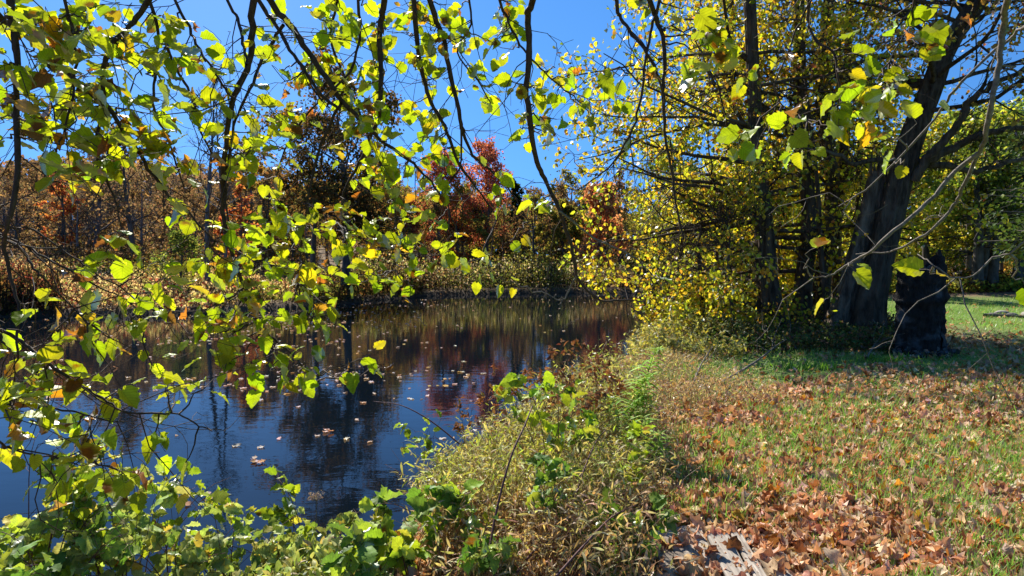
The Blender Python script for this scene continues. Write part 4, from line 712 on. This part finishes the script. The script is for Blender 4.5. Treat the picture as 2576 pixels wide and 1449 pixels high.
# each: picture polyline, depth first..last, width px first..last
BRS = [
 ([(20, 0), (38, 90), (42, 250), (45, 430), (22, 560), (8, 610), (28, 700), (48, 790), (42, 880)], 1.9, 1.9, 17, 5),
 ([(-20, 20), (35, 67), (150, 165), (263, 263), (320, 340), (363, 407), (416, 480), (460, 520), (540, 610)], 2.0, 2.3, 15, 5),
 ([(370, 0), (327, 67), (280, 110), (262, 160), (257, 210), (264, 275), (250, 320), (238, 380), (262, 440), (285, 490)], 2.1, 2.2, 14, 5),
 ([(380, 0), (400, 93), (391, 150), (387, 210), (388, 275), (412, 325), (435, 385), (462, 470)], 2.2, 2.4, 9, 4),
 ([(440, 0), (473, 63), (493, 110), (533, 173), (567, 223), (587, 247)], 2.3, 2.2, 8, 5),
 ([(410, 80), (430, 143), (457, 197), (480, 240), (497, 290), (513, 347), (545, 400), (575, 470)], 2.2, 2.5, 8, 4),
 ([(637, 0), (632, 100), (630, 147), (610, 203), (585, 257), (567, 367), (560, 483), (563, 547), (580, 627), (610, 707), (633, 763), (663, 827), (700, 863), (740, 895), (790, 960)], 2.2, 2.7, 17, 4),
 ([(573, 0), (600, 53), (613, 110), (623, 160)], 2.3, 2.2, 8, 7),
 ([(680, 0), (727, 60), (763, 113), (810, 180), (858, 250), (925, 320), (958, 353), (1018, 393), (1058, 430), (1092, 467), (1130, 520)], 2.3, 2.8, 17, 4),
 ([(650, 0), (687, 50), (720, 110), (760, 167), (793, 217), (833, 260), (858, 277)], 2.4, 2.4, 10, 8),
 ([(713, 63), (687, 100), (653, 163), (630, 223), (600, 287), (580, 353), (567, 480), (575, 560)], 2.4, 2.4, 9, 5),
 ([(965, 0), (961, 43), (955, 100), (958, 187), (955, 267), (945, 317), (918, 383), (891, 433), (865, 483), (850, 560)], 2.5, 2.9, 16, 4),
 ([(858, 260), (840, 290), (800, 390), (777, 483), (763, 597), (750, 713)], 2.4, 2.7, 9, 4),
 ([(1038, 0), (1055, 147), (1075, 230), (1098, 283), (1125, 333), (1151, 407), (1178, 447), (1208, 483), (1250, 545)], 2.6, 3.1, 13, 4),
 ([(1081, 0), (1111, 87), (1135, 193), (1158, 300), (1165, 337), (1191, 390), (1241, 437), (1285, 483), (1330, 560)], 2.6, 3.1, 14, 3),
 ([(1158, 300), (1160, 400), (1145, 440), (1110, 480)], 2.7, 2.9, 6, 3),
 ([(1338, 0), (1328, 40), (1331, 133), (1325, 213), (1335, 320), (1351, 407), (1371, 450), (1405, 523), (1415, 553), (1438, 620), (1451, 693), (1475, 730), (1518, 757), (1575, 753), (1620, 760)], 2.4, 3.3, 18, 3),
 ([(1451, 693), (1435, 720), (1415, 755), (1385, 745), (1364, 734)], 3.0, 3.1, 5, 2),
 ([(1405, 530), (1480, 590), (1540, 620), (1600, 650), (1640, 690)], 2.8, 3.1, 6, 3),
 ([(1548, 0), (1561, 43), (1591, 87), (1628, 133), (1658, 200), (1672, 260)], 2.4, 2.4, 10, 5),
 ([(1635, 0), (1651, 47), (1671, 110), (1671, 180), (1668, 253), (1675, 353), (1691, 433), (1700, 510), (1720, 600)], 2.3, 2.6, 13, 4),
 ([(1658, 0), (1641, 67), (1625, 150), (1611, 250), (1591, 323), (1551, 400), (1511, 437), (1475, 467), (1440, 480)], 2.3, 2.6, 8, 3),
 ([(1258, 0), (1275, 43), (1295, 90), (1325, 133), (1351, 163), (1391, 200), (1430, 235)], 2.5, 2.7, 7, 3),
 ([(-30, 560), (0, 600), (47, 620), (80, 667), (107, 697), (133, 727), (167, 757), (210, 800)], 1.9, 2.0, 9, 3),
 ([(-30, 575), (0, 590), (60, 615), (113, 647), (233, 713), (290, 740), (350, 780)], 1.9, 2.1, 7, 3),
 ([(-20, 560), (80, 577), (160, 633), (227, 677), (300, 720), (360, 770)], 2.0, 2.2, 6, 3),
 ([(-30, 815), (0, 830), (50, 857), (100, 897), (147, 933), (187, 960), (233, 990), (273, 1010), (313, 1037), (400, 1040), (450, 1043), (493, 1067), (533, 1087)], 1.9, 2.2, 10, 3),
 ([(-20, 990), (0, 997), (60, 1010), (140, 1027), (213, 1043), (260, 1057), (313, 1060)], 1.9, 2.1, 7, 3),
 ([(-20, 1095), (33, 1130), (100, 1147), (160, 1153), (213, 1150)], 1.9, 2.1, 6, 3),
 ([(2534, 0), (2524, 53), (2514, 133), (2500, 233), (2484, 317), (2464, 383), (2400, 433), (2334, 510), (2250, 580), (2194, 630), (2157, 650), (2117, 677), (2077, 697), (2037, 693)], 1.7, 2.4, 16, 3),
 ([(2464, 383), (2420, 480), (2397, 517), (2344, 577), (2284, 613), (2237, 633), (2150, 637)], 2.0, 2.5, 10, 3),
 ([(2600, 50), (2576, 67), (2534, 103), (2417, 207), (2370, 273), (2284, 377), (2177, 477), (2110, 520)], 2.0, 2.6, 10, 3),
 ([(2300, 0), (2290, 67), (2267, 103), (2240, 150)], 2.2, 2.3, 6, 3),
 ([(2034, 0), (2037, 67), (2057, 107), (2100, 140), (2110, 213), (2130, 260), (2167, 287)], 2.3, 2.3, 8, 3),
 ([(2030, 20), (2007, 67), (1977, 143), (1950, 207), (1957, 247), (1984, 277), (2034, 300)], 2.3, 2.4, 5, 3),
 ([(2576, 610), (2500, 650), (2430, 700), (2380, 690), (2340, 660), (2310, 640)], 1.8, 2.0, 5, 3),
 ([(900, 0), (905, 80), (880, 180), (800, 260), (740, 330), (700, 420), (690, 520)], 2.5, 2.7, 8, 3),
 ([(1180, 0), (1185, 60), (1150, 130), (1200, 200), (1235, 260)], 2.6, 2.8, 6, 3),
 ([(160, -10), (185, 100), (190, 180), (170, 300), (140, 380), (110, 470)], 2.0, 2.1, 8, 3),
 ([(850, 0), (830, 90), (870, 200), (960, 420), (990, 520), (1000, 620), (985, 680)], 2.6, 2.9, 7, 3),
]
allP = []; BO = []
for pts_, d0, d1, w0, w1 in BRS:
    p_ = np.array(pts_, float); d_ = np.linspace(d0, d1, len(p_)) + .03 * np.sin(np.arange(len(p_)) * 1.3); P = at(p_[:, 0], p_[:, 1], d_); W = np.interp(np.linspace(0, 1, len(P)), [0, 1], [w0, w1]) / F * np.linspace(d0, d1, len(P)) / 2
    if p_[0, 1] <= 25 or p_[0, 0] < 0 or p_[0, 0] > 2570:          # reach up out of view to a limb
        s_ = P[0]; nd = nodes[np.argmin(np.linalg.norm(nodes - (s_ + [0, 0, 1.2]), axis=1))]; up_ = norm(P[0] - P[1]); mid = s_ + up_ * .35 + [0, -.05, .1]; P = np.vstack([nd, (nd + mid) / 2 + [0, 0, .25], mid, P]); W = np.concatenate([[W[0] * 1.6, W[0] * 1.35, W[0] * 1.15], W])
    Q = smooth_path(P, 4); W = np.interp(np.linspace(0, 1, len(Q)), np.linspace(0, 1, len(W)), W); Q[1:] += rng.normal(size=Q[1:].shape) * .0022; mb = MB(); mb.tube(Q, W * (1 + .06 * rng.normal(size=len(Q))), 8)
    BO.append(dict(mb=mb, leaf=MB(), P=Q, pale=(d0 > 2.9 or (p_[0, 1] > 380 and p_[0, 0] > 1300) or p_[0, 0] > 2450)))  # pale: right and lower branches, sunlight put into a lighter bark colour
AP = np.concatenate([b['P'] for b in BO]); AI = np.concatenate([np.full(len(b['P']), i) for i, b in enumerate(BO)])
rel = AP - EYE; dep = rel @ FW; apx = 1288 + F * (rel @ RT) / dep; apy = 724.5 - F * (rel @ UP) / dep
COV = [[7, 8, 5, 1.5, 2.5, 5, 4, 5, 3.5, 2], [7.5, 8, 6, 3, 6, 5, 3.5, 2.5, 4, 2], [8, 7, 5.5, 5, 4.5, 5, 4.5, .8, 3, 1.5], [5, 6.5, 5, 5, 3.5, 5, 3.5, 2, .4, .3], [2.5, 3.5, 3, 4, 4.5, 5, 4.5, 2, .8, 0],
       [3, 4.5, 1.5, 5, 6, 4.5, 3.5, 2.5, 0, 0], [4, 6, 5.5, 6, 4, 1.5, 0, 0, 0, 0], [5, 4, 2, 3, 4, 3, 0, 0, 0, 0], [7, 5.5, 4, 2, 0, 0, 0, 0, 0, 0], [6, 5, 2, .4, 0, 0, 0, 0, 0, 0]]
cl = []
for r_, row in enumerate(COV):
    for c_, v in enumerate(row):
        dz = np.interp(c_, [0, 3, 6, 9], [2.0, 2.35, 2.8, 2.6]); la = .58 * (F * .082 / dz) ** 2 * .40; v = v * (.7 if c_ >= 7 and r_ <= 4 else 1); n_ = -math.log(1 - v / 10.5) * 161 * 121 / la * (1.0 + .09 * c_)
        for _ in range(rng.poisson(n_ / 3.2)): cl.append((rng.uniform(c_, c_ + 1) * 161, rng.uniform(r_, r_ + 1) * 120.7, dz + rng.normal() * .16, 0))
for a in [(1820, 95), (1740, 180), (2140, 115), (2250, 100), (2310, 110), (2390, 50), (2290, 180), (2130, 175), (2160, 238), (2090, 320), (2240, 225), (2200, 372), (2010, 375), (2025, 640), (2135, 670), (2340, 690), (1670, 700), (1910, 355), (1860, 358), (1935, 25), (2560, 180), (2570, 700), (1815, 55), (1520, 165), (2150, 260), (2240, 350), (2275, 400), (2110, 250), (1740, 20), (1890, 125), (2100, 262), (2385, 30), (1400, 300), (1350, 500), (1370, 520), (2170, 130), (2205, 205), (2265, 190), (2330, 95), (2110, 300), (2060, 330), (1990, 330), (2190, 290), (2210, 330), (1780, 110), (1850, 180), (1700, 60), (2410, 20), (1960, 130), (2230, 260)]: cl.append((a[0], a[1], 2.15, 1))
cl = np.array(cl); LT = [leaf_tpl(11, 5, w_, cord=.14, serr=.07, fold=f, bend=b_, wav=.05, pw=.62, sd=s) for s, (w_, f, b_) in enumerate([(.50, .05, .1), (.44, .22, .25), (.40, .5, .15), (.48, .1, .55), (.42, .9, .2), (.46, -.2, .4), (.36, .3, .7), (.45, .65, -.2)])]
CRISP = [leaf_tpl(9, 5, .3, cord=.1, serr=.15, fold=f, bend=b_, wav=.15, pw=.8, sd=s + 9) for s, (f, b_) in enumerate([(1.2, .4), (.9, .9), (1.8, .2)])]
NEARPAL = ([(.44, .54, .025), (.38, .50, .025), (.52, .58, .03), (.28, .41, .02), (.66, .54, .03), (.66, .32, .03)], [5, 5, 3, 2.4, .7, .2])
for cx, cy, cd, solo in cl:
    dsc = np.hypot(apx - cx, (apy - cy) * np.where(apy > cy, 1.6, 1.0)) + 60 * np.abs(dep - cd); dsc[apy < -150] = 1e9
    j = int(np.argmin(dsc)); bi = AI[j]; A0 = AP[j]; dist = math.hypot(apx[j] - cx, apy[j] - cy); cd = dep[j] + np.clip(cd - dep[j], -.25, .25) if dist < 250 else cd
    T0 = at(cx, cy, cd); L_ = np.linalg.norm(T0 - A0); k = 7; tt = np.linspace(0, 1, k)[:, None]; Q = A0 * (1 - tt) + T0 * tt + np.array([0, 0, -1]) * L_ * .16 * (tt ** 2 - tt) * rng.uniform(-1.5, .5); Q[1:-1] += rng.normal(size=(k - 2, 3)) * .028 * L_
    b = BO[bi]; b['mb'].tube(Q, np.linspace(.0032, .0013, k) * (1 + .6 * min(L_, .8)), 5)
    nl = 1 if solo and rng.random() < .6 else int(rng.integers(2, 6)); s = np.sort(rng.uniform(.55, 1, nl)); s[-1] = 1.0
    if L_ < .15: s = rng.uniform(.3, 1, nl)
    dirn = norm(Q[-1] - Q[-3])
    if nl > 2 and rng.random() < .5:                            # side sprig
        e = Q[-2] + norm(dirn + .9 * rng.normal(size=3)) * rng.uniform(.06, .14); b['mb'].tube(np.array([Q[-2], (Q[-2] + e) / 2 + rng.normal(size=3) * .006, e]), [.0018, .0014, .001], 4); extra = e
    else: extra = None
    base = np.array([np.array([np.interp(v * (k - 1), np.arange(k), Q[:, c_]) for c_ in range(3)]) for v in s]); 
    if extra is not None: base[0] = extra
    tip = norm(dirn * .5 + rng.normal(size=(nl, 3)) * .7 + [.35 * (cx < 1000), 0, -.3]); pet = base + tip * rng.uniform(.02, .05, (nl, 1)) + rng.normal(size=(nl, 3)) * .008
    tubes(b['mb'], np.stack([base, (base + pet) / 2 + [0, 0, .004], pet], 1), np.full((nl, 3), .0010), 3)
    left = np.clip((1100 - cx) / 900, 0, 1); toE = norm(EYE - base); nr = norm(np.array([0, 0, 1.0]) * (.45 + 1.0 * left) - toE * (.45 - .42 * left) + sdir * .4 + rng.normal(size=(nl, 3)) * .42)
    cr = rng.random(nl) < .07; col = palette(nl, *NEARPAL, .12); sz = rng.uniform(.036, .082, nl) * (1 + .15 * left) * (1.08 if solo else .87)
    if (~cr).any(): put_leaves(b['leaf'], LT, pet[~cr], tip[~cr], nr[~cr], sz[~cr], col[~cr], .2, (.20, .08, .015))
    if cr.any(): put_leaves(b['leaf'], CRISP, pet[cr], tip[cr], rvec(cr.sum()), sz[cr] * .9, palette(cr.sum(), [(.42, .18, .06), (.52, .30, .06), (.26, .12, .06)], [2, 2, 1]))
for b in BO:     # extra bare twiglets
    Q, RQ = children(b['P'][None], np.full((1, len(b['P'])), .005), 3 if b['P'][-1][0] > .9 else 7, .14, .8, -.05, .3, 6, .2, .5); ok = Q[:, :, 2].max(1) < 4; tubes(b['mb'], Q[ok], np.maximum(RQ[ok], .0013), 4); Q2, R2 = children(Q[ok], RQ[ok], 2, .6, .9, -.05, .3, 5, .3, .6)
    if ok.any(): tubes(b['mb'], Q2, np.maximum(R2, .0011), 3)
    br = b['mb'].build('branch', M_pale_sunlit if b['pale'] else M_twig, root)
    if b['leaf'].n:
        lo = b['leaf'].build('foliage', M_near, None); lo.parent = br; lo.location = (0, 0, 0)
print('objects', len(bpy.data.objects), 'verts', sum(len(m_.vertices) for m_ in bpy.data.meshes))
